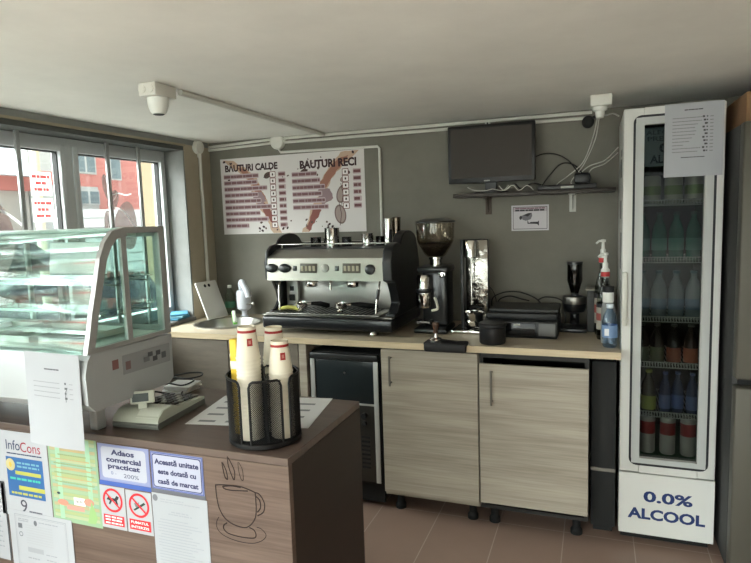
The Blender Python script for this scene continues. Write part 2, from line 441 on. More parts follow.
# ------------------------------------------------------------ stickers and notices on the window glass
def window_stickers():
    red = filmm('film_red', (200,50,50), .1, .5); wp = filmm('film_paper', (235,232,230), .15, .6)
    for z, l in ((1.615, 'white notice with three red text lines on window glass, upper one'), (1.49, 'white notice with three red text lines on window glass, lower one')):
        s = Sheet((-1.5165, -1.165, z), (0, 1, 0), (0, 0, 1), .115, .112, wp)
        for k, w in enumerate((.095, .06, .08)):
            s.words(.0575-w/2, .0575+w/2, .082-k*.03, .014, red, 0, .9)
        tag(s.build('window_notice'), l, 'notice', 'notices on the window glass')
    dg = filmm('decal_grey', (120,104,100), .38, .5); dw = filmm('decal_white', (235,235,235), .2, .5)
    def bean(y, z, ry, rz, rot, lab):
        s = Sheet((-1.5165, y, z), (0, 1, 0), (0, 0, 1), .0, .0, dg) if 0 else None
        m = MB(); m.recalc = False
        pts = []
        n = 22
        for k in range(n):
            a = 2*PI*k/n; u, v = ry*math.cos(a), rz*math.sin(a)
            pts.append((u*math.cos(rot)-v*math.sin(rot)+y, u*math.sin(rot)+v*math.cos(rot)+z))
        m.prism(pts, 'x', -1.5175, -1.5165, dg)
        cr = [(-1.516, y+(.25*ry*math.sin(3*t))*math.cos(rot)-rz*.9*t*math.sin(rot), z+(.25*ry*math.sin(3*t))*math.sin(rot)+rz*.9*t*math.cos(rot)) for t in [k/8-1 for k in range(17)]]
        m.tube(cr, .002, dw, 4)
        tag(m.build('bean_decal'), lab, 'window decal', 'coffee bean decals on the window')
    bean(-.70, 1.665, .03, .075, .25, 'tall grey coffee bean decal on right window pane, upper left')
    bean(-.665, 1.60, .035, .06, -.5, 'small grey coffee bean decal overlapping the window bar')
    bean(-.71, 1.47, .03, .075, 0, 'grey coffee bean decal low on the right window pane')
    m = MB(); m.recalc = False
    pts = [(-.585+.085*math.cos(a), 1.46+.13*math.sin(a)+.02*math.sin(2*a)) for a in [2*PI*k/28 for k in range(28)]]
    m.prism(pts, 'x', -1.5175, -1.5165, dg)
    m.tube([(-1.5155, -.66+.17*t, 1.56-.16*t*t) for t in [k/10 for k in range(11)]], .005, dw, 5)
    m.tube([(-1.5155, -.65+.1*t, 1.635+.004*math.sin(6*t)) for t in [k/10 for k in range(-2, 13)]], .004, dw, 5)
    tag(m.build('cup_decal'), 'large grey coffee cup decal on right window pane beside tan wall view', 'window decal')
    m = MB(); m.recalc = False
    pts = [(-1.47+.2*math.cos(a), 1.42+.22*math.sin(a)) for a in [2*PI*k/30 for k in range(30)]]
    m.prism(pts, 'x', -1.5175, -1.5165, dg)
    m.tube([(-1.5155, -1.42+.24*t, 1.57-.02*t-.12*t*t) for t in [k/10 for k in range(11)]], .006, dw, 5)
    tag(m.build('saucer_decal'), 'dark round decal with white arc at far left of window', 'window decal')
window_stickers()

# ------------------------------------------------------------ outside the window
def outside():
    struct(MB().box(-30, -1.62, -25, 25, -.2, -.02, M('street', (196,194,188), .8, vary=.04)).build('ground', smooth=False))
    struct(MB().box(-1.6, 12, -25, -5.22, -.2, -.02, M('street', (120,118,114), .8)).build('ground', smooth=False))
    redm = M('red_render', (186,122,116), .8); wh = M('white_render', (176,178,178), .8); dw = M('dark_window', (110,124,130), .15)
    # building with the red storey
    t = thing('red_house', 'red and white rendered house seen through the right window pane', 'building', (-10, 7.2, 0))
    m = MB(); m.box(-11, -9, 5.0, 6.62, -.02, 2.30, wh); m.box(-11, -9, 5.0, 6.62, 2.30, 2.56, redm); m.box(-11, -9, 5.0, 6.62, 2.56, 5.5, wh)
    m.box(-11, -9, 6.62, 8.6, -.02, 1.75, wh); m.box(-11, -9, 6.62, 8.6, 1.75, 5.5, redm); m.build('walls', t, smooth=False)
    for (y0, y1, z0, z1) in ((6.08, 6.28, 2.6, 3.05), (6.34, 6.54, 2.6, 3.05), (6.1, 6.3, 1.95, 2.2), (6.36, 6.58, 1.95, 2.2), (7.0, 7.25, 2.5, 3.0)):
        m = MB(); m.box(-9.0, -8.96, y0-.03, y1+.03, z0-.03, z1+.03, wh); w = m.build('window', t, smooth=False)
        MB().box(-8.96, -8.95, y0, y1, z0, z1, dw).build('pane', w, smooth=False)
    t = thing('grey_fence', 'pale grey slatted street fence below the red house', 'fence', (-8, 6, 0))
    m = MB()
    for k in range(9): m.box(-8.03, -8.0, 4.6, 8.3, .2+k*.18, .2+k*.18+.15, M('fence_grey', (190,196,202), .6))
    m.build('slat_panel', t, smooth=False)
    for y in (4.7, 5.8, 6.9, 8.0): MB().box(-8.0, -7.95, y, y+.06, -.02, 1.8, M('fence_post', (150,156,160), .6)).build('post', t, smooth=False)
    m = MB(); m.prism([(-4, 2.34), (-2.6, 4.6), (-5.6, 4.6), (-5.2, 3.95)], 'z', -.02, 4.2, M('tan_render', (168,150,124), .8))
    tag(m.build('tan_house', smooth=False), 'plain tan house wall seen at right of window', 'building')
    t = thing('dark_roofed_house', 'low house with grey slate roof and red eaves seen through left pane', 'building', (-12, 3.6, 0))
    m = MB(); m.box(-12, -9, 1.0, 4.95, -.02, 2.16, M('house_grey', (150,148,146), .8)); m.build('walls', t, smooth=False)
    MB().box(-12, -8.9, 1.0, 4.95, 2.16, 2.42, M('dull_red', (160,100,96), .7)).build('eaves', t, smooth=False)
    m = MB(); m.prism([(-8.7, 2.42), (-12.2, 2.42), (-10.5, 3.9)], 'y', .9, 5.0, M('slate', (150,156,162), .6, vary=.1, vscale=12)); m.build('roof', t, smooth=False)
    m = MB(); m.cyl((-6, 2.63, -.02), (-6, 2.63, 5.4), .055, M('pole_concrete', (190,182,164), .8)); tag(m.build('utility_pole'), 'slender tan concrete utility pole seen through the left window pane', 'pole')
    # parked cars
    def car(name, lab, loc, rz, body):
        t = thing(name, lab, 'car', loc, rz)
        bm_ = M(name+'_paint', body, .25, .2, coat=.6); gl = M('car_glass', (26,32,36), .08)
        L = [(-2.1, .3), (-2.12, .75), (-2.0, 1.0), (-1.85, 1.42), (-1.6, 1.55), (.1, 1.55), (.8, 1.08), (1.85, .92), (2.1, .65), (2.1, .3)]
        m = MB(); m.prism(L, 'y', -.82, .82, bm_); m.build('car_body', t, True)
        for sgn in (-1, 1):
            m = MB(); m.prism([(-1.7, 1.05), (-1.6, 1.45), (.05, 1.47), (.6, 1.07)], 'y', sgn*.82, sgn*.835, gl); m.build('side_window', t, True)
            MB().box(-2.14, -2.0, sgn*.8-.14, sgn*.8+.03, .8, 1.1, M('tail_red', (200,24,20), .25), .02).build('tail_light', t, True)
            for x in (-1.35, 1.35):
                w = MB().cyl((x, sgn*.68, .31), (x, sgn*.86, .31), .31, rubber, seg=28).build('wheel', t, True)
                MB().cyl((x, sgn*.85, .31), (x, sgn*.875, .31), .2, steel, seg=20).build('wheel_rim', w, True)
        m = MB(); m.prism([(-2.03, 1.04), (-1.9, 1.42), (-1.88, 1.42), (-2.0, 1.04)], 'y', -.7, .7, gl); m.build('rear_window', t, True)
        m = MB(); m.prism([(.2, 1.5), (.8, 1.1), (.82, 1.12), (.22, 1.53)], 'y', -.7, .7, gl); m.build('windscreen', t, True)
    car('silver_car', 'silver hatchback parked on the street outside the shop front', (-4.6, -4.3, -.02), R(70), (196,200,204))
    car('dark_car', 'dark blue car parked outside behind the display case', (-4.4, .1, -.02), R(93), (40,48,66))
    t = thing('street_building', 'pale long building with dark windows across the street', 'building', (-14, -9, 0))
    MB().box(-16, -13, -18, -1, -.02, 3.4, M('pale_render', (205,203,196), .8)).build('walls', t, smooth=False)
    for y in (-15, -12, -9, -6, -3): MB().box(-13, -12.96, y-.5, y+.5, 1.2, 2.5, dw).build('window', t, smooth=False)
outside()

# ------------------------------------------------------------ cable conduits, junction boxes, detectors
def conduits():
    cw = M('white_conduit', (208,206,198), .45)
    def run(pts, r, name, lab, group='white cable conduits on the walls and ceiling'):
        tag(MB().tube(pts, r, cw, 10).build(name), lab, 'conduit', group)
    run([(-1.345, -.012, 1.936), (-.89, -.012, 1.952)], .008, 'conduit', 'short upper conduit between corner box and round box above the drinks poster')
    run([(-1.345, -.012, 1.917), (-.89, -.012, 1.93)], .008, 'conduit', 'short lower conduit between corner box and round box above the drinks poster')
    run([(-.80, -.012, 1.953), (.94, -.012, 1.948)], .0085, 'conduit', 'long white conduit under the ceiling along back wall, upper of pair')
    run([(-.80, -.012, 1.929), (.93, -.012, 1.922)], .0085, 'conduit', 'long white conduit along back wall, lower of pair, passing behind the monitor')
    run([(-.845, -.012, 1.90), (-.83, -.012, 1.872), (-.205, -.012, 1.862), (-.193, -.012, 1.85), (-.193, -.012, 1.31)], .0075, 'conduit', 'white conduit following the top and right side of the drinks poster')
    run([(-1.338, -.118, 1.90), (-1.338, -.112, .885)], .0095, 'conduit', 'vertical white conduit running down the tan pillar')
    run([(-.515, -1.32, 1.954), (-.535, -.02, 1.954)], .012, 'conduit', 'white conduit crossing the ceiling from detector to back wall')
    m = MB(); m.lathe((-.845, 0, 1.935), [(0, .03), (.04, .03), (.046, .024), (.046, 0)], cw, 28, axis=(0, -1, 0))
    for a in (0, 90, 180, 270): m.cyl((-.845+.034*math.cos(R(a)), -.013, 1.935+.028*math.sin(R(a))), (-.845+.052*math.cos(R(a)), -.013, 1.935+.028*math.sin(R(a))*1.0), .01, cw)
    tag(m.build('junction_box'), 'round white junction box above the middle of drinks poster', 'junction box')
    m = MB(); m.lathe((-1.35, -.13, 1.927), [(0, .03), (.036, .03), (.042, .024), (.042, 0)], cw, 28, axis=(1, 0, 0))
    m.cyl((-1.338, -.122, 1.865), (-1.338, -.122, 1.9), .013, cw)
    tag(m.build('junction_box'), 'round white junction box on top of the tan pillar', 'junction box')
    # motion detector on the ceiling
    t = thing('ceiling_lamp', 'white ceiling junction box with rounded shade hanging above the display case', 'ceiling lamp', (-.52, -1.41, 1.963))
    m = MB(); m.box(-.575, -.500, -1.475, -1.36, 1.918, 1.963, cw, .005)
    for x in (-.557, -.522): m.lathe((x, -1.475, 1.940), [(.015, 0), (.015, .003), (.008, .005), (0, .005)], cw, 16, axis=(0, -1, 0))
    m.build('mounting_box', t)
    m = MB(); m.lathe((-.537, -1.42, 0), [(0, 1.858), (.022, 1.860), (.029, 1.868), (.036, 1.89), (.038, 1.917), (0, 1.9175)], white, 28)
    m.build('lamp_shade', t)
    m = MB(); m.lathe((-.537, -1.42, 0), [(.022, 1.8605), (.015, 1.8565), (0, 1.8565)], dark, 20); m.build('rim', t)
    # box and lamp holder by the cooler
    t = thing('lamp_holder', 'square white junction box with lamp socket above the shelf cables', 'lamp holder', (.975, -.34, 1.963))
    m = MB(); m.box(.935, 1.025, -.40, -.30, 1.915, 1.963, cw, .005); m.lathe((.98, -.40, 1.94), [(.014, 0), (.014, .003), (0, .004)], cw, 16, axis=(0, -1, 0)); m.build('mounting_box', t)
    m = MB(); m.lathe((.975, -.35, 0), [(.0, 1.868), (.016, 1.868), (.019, 1.885), (.02, 1.897), (.03, 1.901), (.033, 1.915), (0, 1.9155)], white, 24); m.build('socket', t)
    m = MB(); m.sphere((.925, -.30, 1.862), .027, blackm, (1, .9, 1.05)); m.cyl((.945, -.33, 1.875), (.972, -.35, 1.88), .006, blackm)
    tag(m.build('camera_dome'), 'small black round device hanging under the junction box near cooler', 'camera')
conduits()

# ------------------------------------------------------------ drinks poster
def posters():
    x0, x1, z0, z1 = -1.272, -.292, 1.383, 1.857
    W, H = x1-x0, z1-z0
    s = Sheet((x0, -.002, z0), (1, 0, 0), (0, 0, 1), W, H, M('poster_white', (214,208,206), .5))
    br = ink(56,30,34); tx = ink(118,84,88); pk = ink(158,108,92); pe = ink(192,162,140); lr = ink(134,78,70); bean = ink(84,62,58); mv = ink(146,122,126); pill = ink(186,166,168)
    def ux(px, py):   # poster coordinates from fractions
        return px*W, (1-py)*H
    rs = random.Random(11)
    def splash(pts, m, L):
        q = []
        for i in range(len(pts)):
            a, b = pts[i], pts[(i+1) % len(pts)]
            for k in range(4):
                t = k/4; j = .012 if k else .003
                q.append(ux(min(.995, a[0]+(b[0]-a[0])*t+rs.uniform(-j, j)*.6), min(.995, max(.01, a[1]+(b[1]-a[1])*t+rs.uniform(-j, j)))))
        s.poly(q, m, L)
    # left splash
    splash([(.02, .02), (.10, .03), (.20, .16), (.27, .28), (.31, .44), (.24, .44), (.19, .28), (.10, .14)], pe, 0)
    splash([(.12, .12), (.20, .17), (.28, .36), (.33, .56), (.27, .5), (.21, .3)], pk, 1)
    splash([(.22, .42), (.31, .46), (.34, .6), (.38, .78), (.43, 1.0), (.37, 1.0), (.31, .74), (.25, .6)], pe, 0)
    splash([(.28, .56), (.33, .62), (.38, .82), (.385, .92), (.345, .82), (.30, .7)], lr, 1)
    splash([(.22, .44), (.30, .46), (.33, .58), (.28, .64), (.24, .58)], mv, 2)
    # right splash
    splash([(.85, .02), (.97, .01), (.86, .18), (.78, .34), (.74, .5), (.69, .5), (.72, .34), (.78, .16)], pe, 0)
    splash([(.83, .1), (.90, .06), (.82, .24), (.76, .4), (.70, .52), (.71, .36), (.77, .22)], pk, 1)
    splash([(.70, .5), (.76, .54), (.71, .7), (.66, .85), (.62, 1.0), (.57, 1.0), (.62, .82), (.65, .66)], pe, 0)
    splash([(.66, .66), (.71, .72), (.66, .88), (.62, .98), (.60, .94), (.63, .8)], lr, 1)
    splash([(.70, .44), (.77, .46), (.79, .58), (.73, .66), (.69, .58)], mv, 2)
    random.seed(3)
    for cx, cy in ((.345, .245), (.60, .235)):   # beans beside the headings
        s.ell(*ux(cx, cy), .028, .018, bean, 2, R(25)); s.line([ux(cx-.03, cy+.03), ux(cx, cy-.005), ux(cx+.03, cy-.03)], .003, br, 3)
    for cx, cy, rx, ry, a in ((.85, .53, .055, .034, 70), (.835, .78, .058, .037, 100), (.86, .35, .02, .014, 30)):
        s.ell(*ux(cx, cy), rx, ry, ink(120,100,96), 2, R(a)); s.ell(*ux(cx, cy), rx*.82, ry*.8, ink(158,140,134), 3, R(a))
        s.line([ux(cx-.005, cy-.13*rx/.055), ux(cx+.008, cy), ux(cx-.004, cy+.13*rx/.055)], .004, bean, 4)
    for k in range(34):
        cx = random.choice((random.uniform(.25, .5), random.uniform(.56, .8))); cy = random.choice((random.uniform(.05, .3), random.uniform(.82, .97)))
        s.ell(*ux(cx, cy), random.uniform(.003, .010), random.uniform(.003, .007), bean, 2, random.uniform(0, 3), 10)
    for cx, cy in ((.27, .93), (.29, .96), (.30, .91), (.44, .94), (.47, .93), (.76, .9), (.78, .93), (.75, .94), (.03, .04), (.93, .03), (.06, .28), (.9, .27)):
        s.ell(*ux(cx, cy), .010, .007, br, 3, cx*9, 10)
    s.text('B\u0102UTURI CALDE', .035*W, .825*H, .385*W, .105*H+.008, br, 5, .045)
    s.text('BAUTURI RECI', .575*W, .805*H, .375*W, .105*H, br, 5, .045)
    # price rows: outlined bars with small print, number box, price pill
    def row(xa, xb, y, xn, xp):
        h = .031
        s.rrect(xa*W, y, xb*W, y+h, .007, pill, 4); s.words(xa*W+.004, xb*W-.004, y+.007, .017, tx, 5, .93)
        s.rrect(xn*W, y-.003, xn*W+.042, y+h+.003, .004, lr if 0 else ink(120,70,70), 4); s.rrect(xn*W+.004, y+.001, xn*W+.038, y+h-.001, .003, ink(232,226,224), 5)
        s.rect(xn*W+.016, y+.009, xn*W+.026, y+.022, br, 6)
        s.rrect(xp*W, y, xp*W+.052, y+h, .006, pill, 4); s.words(xp*W+.004, xp*W+.048, y+.007, .017, ink(110,70,72), 5, .9)
    wl = (.27, .26, .33, .26, .28, .36, .27, .33, .18)
    for i in range(9): row(.02, .02+wl[i]*.97, .345-i*.0385, .36, .42)
    wr = (.17, .19, .22, .20, .22, .24)
    for i in range(6): row(.515, .52+wr[i], .335-i*.0395, .855, .925)
    tag(s.build('drinks_poster'), 'white drinks price poster with coffee splashes on the grey wall', 'poster')
    # camera warning notice
    s = Sheet((.540, -.0015, 1.366), (1, 0, 0), (0, 0, 1), .192, .134, M('notice_paper', (196,192,196), .6))
    gk = ink(50,48,52); gy = ink(112,108,114)
    s.frame(.008, .008, .184, .126, .0025, gk); s.rect(.0105, .1005, .1815, .1235, ink(176,166,172), 0)
    s.words(.02, .172, .114, .006, ink(120,90,100), 1, .9); s.words(.02, .172, .103, .008, gk, 1, .9)
    s.poly([(.05, .078), (.085, .092), (.105, .094), (.108, .078), (.10, .06), (.075, .052), (.058, .058)], gy, 0)
    s.poly([(.062, .082), (.09, .092), (.102, .09), (.085, .074)], gk, 1); s.ell(.048, .068, .007, .01, gk, 1)
    s.poly([(.083, .058), (.09, .04), (.1, .045), (.135, .046), (.142, .052), (.142, .024), (.132, .034), (.098, .036), (.083, .036)], gk, 1)
    tag(s.build('camera_notice'), 'small white notice with security camera picture below wall shelf', 'sign')
posters()

# ------------------------------------------------------------ wall shelf, monitor, router, cables
def shelf():
    t = thing('wall_shelf', 'dark brown wall shelf carrying the black monitor and router', 'shelf', (.64, -.1, 1.54))
    MB().box(.27, 1.05, -.2, -.0005, 1.548, 1.566, M('dark_shelf', (46,38,32), .5), .002).build('board', t)
    for x, mt, h in ((.42, M('brown_bracket', (66,52,40), .5), .09), (.85, M('pale_bracket', (186,186,178), .4), .09)):
        m = MB(); m.box(x-.016, x+.016, -.006, -.0008, 1.548-h, 1.5475, mt); m.box(x-.016, x+.016, -.14, -.006, 1.5425, 1.5475, mt)
        m.prism([(-.006, 1.5425), (-.09, 1.5425), (-.006, 1.47)], 'x', x-.002, x+.002, mt); m.build('bracket', t)
    t = thing('monitor', 'black computer monitor with dark screen on the wall shelf', 'monitor', (.45, -.12, 1.567))
    t.rotation_euler = (0, 0, 0)
    m = MB(); m.box(.232, .676, -.135, -.105, 1.622, 1.917, black, .006); m.box(.33, .57, -.105, -.075, 1.68, 1.86, black, .012); m.build('casing', t)
    MB().box(.249, .659, -.1365, -.1345, 1.648, 1.899, M('screen_dark', (58,52,47), .5, spec=.25)).build('screen', t)
    m = MB(); m.box(.42, .48, -.11, -.085, 1.575, 1.70, black, .004); m.build('neck', t)
    m = MB(); m.lathe((.45, -.1, 1.567), [(0, 0), (.09, 0), (.09, .006), (.02, .012), (0, .012)], black, 28); m.build('stand', t)
    MB().box(.42, .45, -.138, -.1345, 1.629, 1.634, grey_pl).build('badge', t)
    m = MB(); m.box(.425, .452, -.125, -.11, 1.9155, 1.926, white, .003); m.cyl((.4385, -.125, 1.921), (.4385, -.1275, 1.921), .004, blackm)
    tag(m.build('webcam'), 'tiny white webcam on top edge of the monitor', 'webcam')
    m = MB(); m.box(.69, .965, -.17, -.05, 1.567, 1.592, black, .004); m.box(.80, .86, -.1715, -.1695, 1.574, 1.584, M('pale_label', (170,170,165), .5))
    tag(m.build('router'), 'flat black router lying on the shelf right of monitor', 'router')
    m = MB(); m.box(.86, .935, -.14, -.075, 1.5925, 1.645, black, .012)
    tag(m.build('power_adapter'), 'chunky black power adapter on top of the flat router', 'adapter')
    def cord(pts, lab, mt=cable_b, r=.0032, g='cables around the shelf'):
        tag(MB().tube(pts, r, mt, 6, smooth=8).build('cable'), lab, 'cable', g)
    cord([(.66, -.09, 1.735), (.71, -.06, 1.755), (.77, -.05, 1.75), (.83, -.05, 1.715), (.87, -.07, 1.66), (.885, -.1, 1.636)], 'thick black cable arching from monitor side to the adapter')
    cord([(.70, -.04, 1.596), (.74, -.03, 1.65), (.79, -.03, 1.70), (.84, -.04, 1.70), (.88, -.06, 1.67), (.9, -.09, 1.636)], 'black cable looping low between router and adapter')
    cord([(.965, -.33, 1.872), (.945, -.2, 1.8), (.90, -.08, 1.70), (.83, -.05, 1.64), (.78, -.045, 1.605), (.76, -.04, 1.575)], 'white cable hanging from the lamp socket down to shelf', cable_w, .003)
    cord([(.972, -.33, 1.872), (.955, -.2, 1.79), (.905, -.09, 1.69), (.85, -.06, 1.62), (.845, -.08, 1.597)], 'second white cable beside the hanging one, ending on router', cable_w, .0028)
    cord([(1.055, -.25, 1.745), (1.0, -.12, 1.70), (.93, -.07, 1.68), (.88, -.055, 1.64), (.86, -.045, 1.60)], 'white cable sagging from cooler side to the adapter', cable_w, .003)
    cord([(1.055, -.2, 1.725), (1.0, -.1, 1.685), (.94, -.06, 1.665), (.92, -.05, 1.62), (.915, -.05, 1.57)], 'lower white cable between cooler side and shelf end', cable_w, .0028)
    cord([(1.05, -.42, 1.86), (1.03, -.3, 1.89), (1.0, -.2, 1.90), (.985, -.1, 1.925), (.98, -.02, 1.93)], 'short white cable from cooler top corner to back wall conduit', cable_w, .0035)
    cord([(.34, -.165, 1.60), (.37, -.17, 1.585), (.43, -.18, 1.578), (.47, -.18, 1.585), (.52, -.175, 1.575), (.55, -.17, 1.6)], 'thin white cable under the monitor', cable_w, .0022)
    cord([(.50, -.16, 1.60), (.53, -.18, 1.575), (.57, -.18, 1.60), (.60, -.17, 1.573), (.64, -.17, 1.595), (.67, -.16, 1.572)], 'tangled white cable beside monitor stand', cable_w, .0022)
    cord([(.55, -.155, 1.59), (.58, -.165, 1.605), (.61, -.16, 1.58), (.66, -.15, 1.605), (.70, -.12, 1.598)], 'tangled black cable beside the monitor stand', cable_b, .004)
shelf()

# ------------------------------------------------------------ worktop and base units
def kitchen():
    # worktop with a round hole for the sink
    m = MB(); bm = m.bm
    cx, cy, r = -1.06, -.31, .185
    x0, x1, y0, y1, za, zb = -1.349, 1.064, -.622, -.001, .84, .87
    it, ie = m.mi(beige_top), m.mi(edge_wood)
    loops = {}
    for z in (za, zb):
        o = [bm.verts.new(p+(z,)) for p in ((x0, y0), (x1, y0), (x1, y1), (x0, y1))]
        h = [bm.verts.new((cx+r*math.cos(2*PI*k/32), cy+r*math.sin(2*PI*k/32), z)) for k in range(32)]
        es = [bm.edges.new((o[i], o[(i+1) % 4])) for i in range(4)]+[bm.edges.new((h[i], h[(i+1) % 32])) for i in range(32)]
        g = bmesh.ops.triangle_fill(bm, use_beauty=True, use_dissolve=False, edges=es)
        for f in [q for q in g['geom'] if isinstance(q, bmesh.types.BMFace)]: f.material_index = it
        loops[z] = (o, h)
    for i in range(4):
        f = bm.faces.new((loops[za][0][i], loops[za][0][(i+1) % 4], loops[zb][0][(i+1) % 4], loops[zb][0][i])); f.material_index = ie
    for i in range(32):
        f = bm.faces.new((loops[za][1][i], loops[zb][1][i], loops[zb][1][(i+1) % 32], loops[za][1][(i+1) % 32])); f.material_index = ie
    tag(m.build('worktop', smooth=False), 'long beige laminate worktop along the back wall with round sink', 'worktop')
    # sink
    t = thing('round_sink', 'round stainless steel sink set into left end of the worktop', 'sink', (cx, cy, .87))
    m = MB(); m.lathe((cx, cy, 0), [(.205, .8705), (.205, .874), (.19, .876), (.18, .872), (.172, .84), (.155, .76), (.12, .74), (.03, .735), (.03, .73), (0, .73)], steel, 40); m.build('bowl', t)
    m = MB(); m.lathe((cx, cy, 0), [(.022, .7355), (.022, .738), (.006, .739), (0, .739)], chrome, 20); m.build('drain', t)
    def handle(m_, x, z0, z1, y=-.618, r=.0045, out=.03, mt=dsteel):
        m_.tube([(x, y, z0), (x, y-out, z0)], r, mt, 10); m_.tube([(x, y, z1), (x, y-out, z1)], r, mt, 10); m_.cyl((x, y-out, z0-.012), (x, y-out, z1+.012), r*1.1, mt)
    def leg(p, x, y):
        MB().lathe((x, y, 0), [(0, 0), (.026, 0), (.026, .02), (.018, .03), (.018, .098), (0, .098)], blackm, 18).build('leg', p)
    def cab(lab, x0, x1, zd0, zd1, hx, hz, doorm, carc):
        t = thing('base_cabinet', lab, 'cabinet', ((x0+x1)/2, -.3, 0))
        m = MB(); tk = .016
        m.box(x0, x0+tk, -.598, -.02, .1, .838, carc); m.box(x1-tk, x1, -.598, -.02, .1, .838, carc)
        m.box(x0+tk, x1-tk, -.598, -.02, .1, .116, carc); m.box(x0+tk, x1-tk, -.03, -.02, .116, .838, carc); m.box(x0+tk, x1-tk, -.598, -.5, .815, .838, carc)
        m.build('body', t, smooth=False)
        d = MB().box(x0+.001, x1-.001, -.618, -.6, zd0, zd1, doorm, .0012, 1).build('door', t)
        hm = MB(); handle(hm, hx, hz[0], hz[1]); hm.build('handle', d)
        MB().box(x0, x1, -.40, -.385, .002, .0995, blackm).build('dark_base_fill', t)  # added black board, stands in for the shadow under the cabinet
        for x in (x0+.05, x1-.05):
            for y in (-.52, -.1): leg(t, x, y)
        return t
    carc = M('dark_carcass', (34,32,30), .6)
    cab('whitewashed wood cabinet right of the small under-counter fridge', .0, .466, .12, .833, .052, (.675, .795), lwood, M('pale_carcass', (150,142,128), .6))
    cab('whitewashed wood cabinet with dropped door, next to white drinks cooler', .471, .94, .133, .789, .530, (.62, .755), lwood, carc)
    # sink cabinet
    t = thing('sink_cabinet', 'taupe sink cabinet with bow handle behind the paper cups', 'cabinet', (-.9, -.3, 0))
    m = MB(); m.box(-1.34, -1.324, -.598, -.02, .1, .838, taupe); m.box(-.46, -.444, -.598, -.02, .1, .838, taupe); m.box(-1.324, -.46, -.598, -.02, .1, .116, taupe); m.build('body', t, smooth=False)
    d = MB().box(-1.338, -.866, -.618, -.6, .12, .835, taupe, .0012, 1).build('door', t)
    d2 = MB().box(-.862, -.446, -.618, -.6, .12, .835, taupe, .0012, 1).build('door', t)
    m = MB(); m.tube([(-.83, -.618, .69), (-.83, -.645, .70), (-.83, -.652, .735), (-.83, -.645, .77), (-.83, -.618, .78)], .006, steel, 8, smooth=6); m.build('handle', d2)
    m = MB(); m.tube([(-1.30, -.618, .69), (-1.30, -.645, .70), (-1.30, -.652, .735), (-1.30, -.645, .77), (-1.30, -.618, .78)], .006, steel, 8, smooth=6); m.build('handle', d)
    for x in (-1.28, -.5):
        for y in (-.52, -.1): leg(t, x, y)
    m = MB(); m.box(-.442, -.4, -.618, -.02, .0, .838, lwood, .001, 1); tag(m.build('filler_panel'), 'narrow whitewashed wood upright panel left of small fridge', 'panel')
    # small fridge
    t = thing('undercounter_fridge', 'small black and steel fridge under the worktop between cabinets', 'fridge', (-.2, -.35, 0))
    m = MB(); m.box(-.388, -.02, -.58, -.06, .13, .80, blackm, .004); m.build('body', t)
    for x in (-.33, -.08):
        for y in (-.42, -.12): MB().cyl((x, y, 0), (x, y, .13), .018, blackm).build('foot', t)
    MB().box(-.386, -.022, -.56, -.545, .03, .129, blackm).build('dark_base_fill', t)
    d = MB().box(-.386, -.022, -.602, -.581, .545, .762, M('door_dark', (36,42,44), .22), .003).build('door', t)
    m = MB(); ss = M('strip_steel', (184,184,180), .35, .3); m.box(-.386, -.362, -.608, -.6025, .15, .764, ss, .002); m.box(-.046, -.022, -.608, -.6025, .15, .764, ss, .002)
    m.box(-.361, -.047, -.606, -.6025, .541, .551, ss, .001); m.build('trim_frame', t)
    MB().box(-.386, -.022, -.612, -.581, .765, .797, M('dark_steel', (60,60,60), .35, .6), .004).build('top_rail', t)
    m = MB(); m.box(-.359, -.049, -.602, -.581, .15, .54, M('lower_panel', (74,72,68), .35, .7), .002); 
    for k in range(8): m.box(-.12, -.075, -.604, -.6018, .22+k*.022, .23+k*.022, blackm)
    lp = m.build('lower_panel', t)
    m = MB(); m.lathe((-.10, -.602, .49), [(.016, 0), (.014, .016), (0, .017)], blackm, 18, axis=(0, -1, 0)); m.lathe((-.10, -.602, .45), [(.012, 0), (.011, .014), (0, .015)], blackm, 18, axis=(0, -1, 0)); m.build('knob', lp)
    m = MB(); m.lathe((-.2, -.602, .70), [(.006, 0), (.005, .003), (0, .004)], steel, 12, axis=(0, -1, 0)); m.build('lock', d)
    # appliance in the gap before the cooler
    t = thing('dark_appliance', 'dark narrow appliance in the gap between cabinet and cooler', 'appliance', (1.0, -.3, 0))
    m = MB(); m.box(.95, 1.052, -.50, -.08, .04, .80, M('appliance_dark', (30,31,31), .75), .004); m.build('body', t)
    m = MB(); m.box(.95, 1.052, -.506, -.5005, .30, .315, dsteel); m.build('trim_strip', t)
    m = MB(); m.box(.96, 1.042, -.46, -.1, .0, .0395, blackm); m.build('base', t)
kitchen()

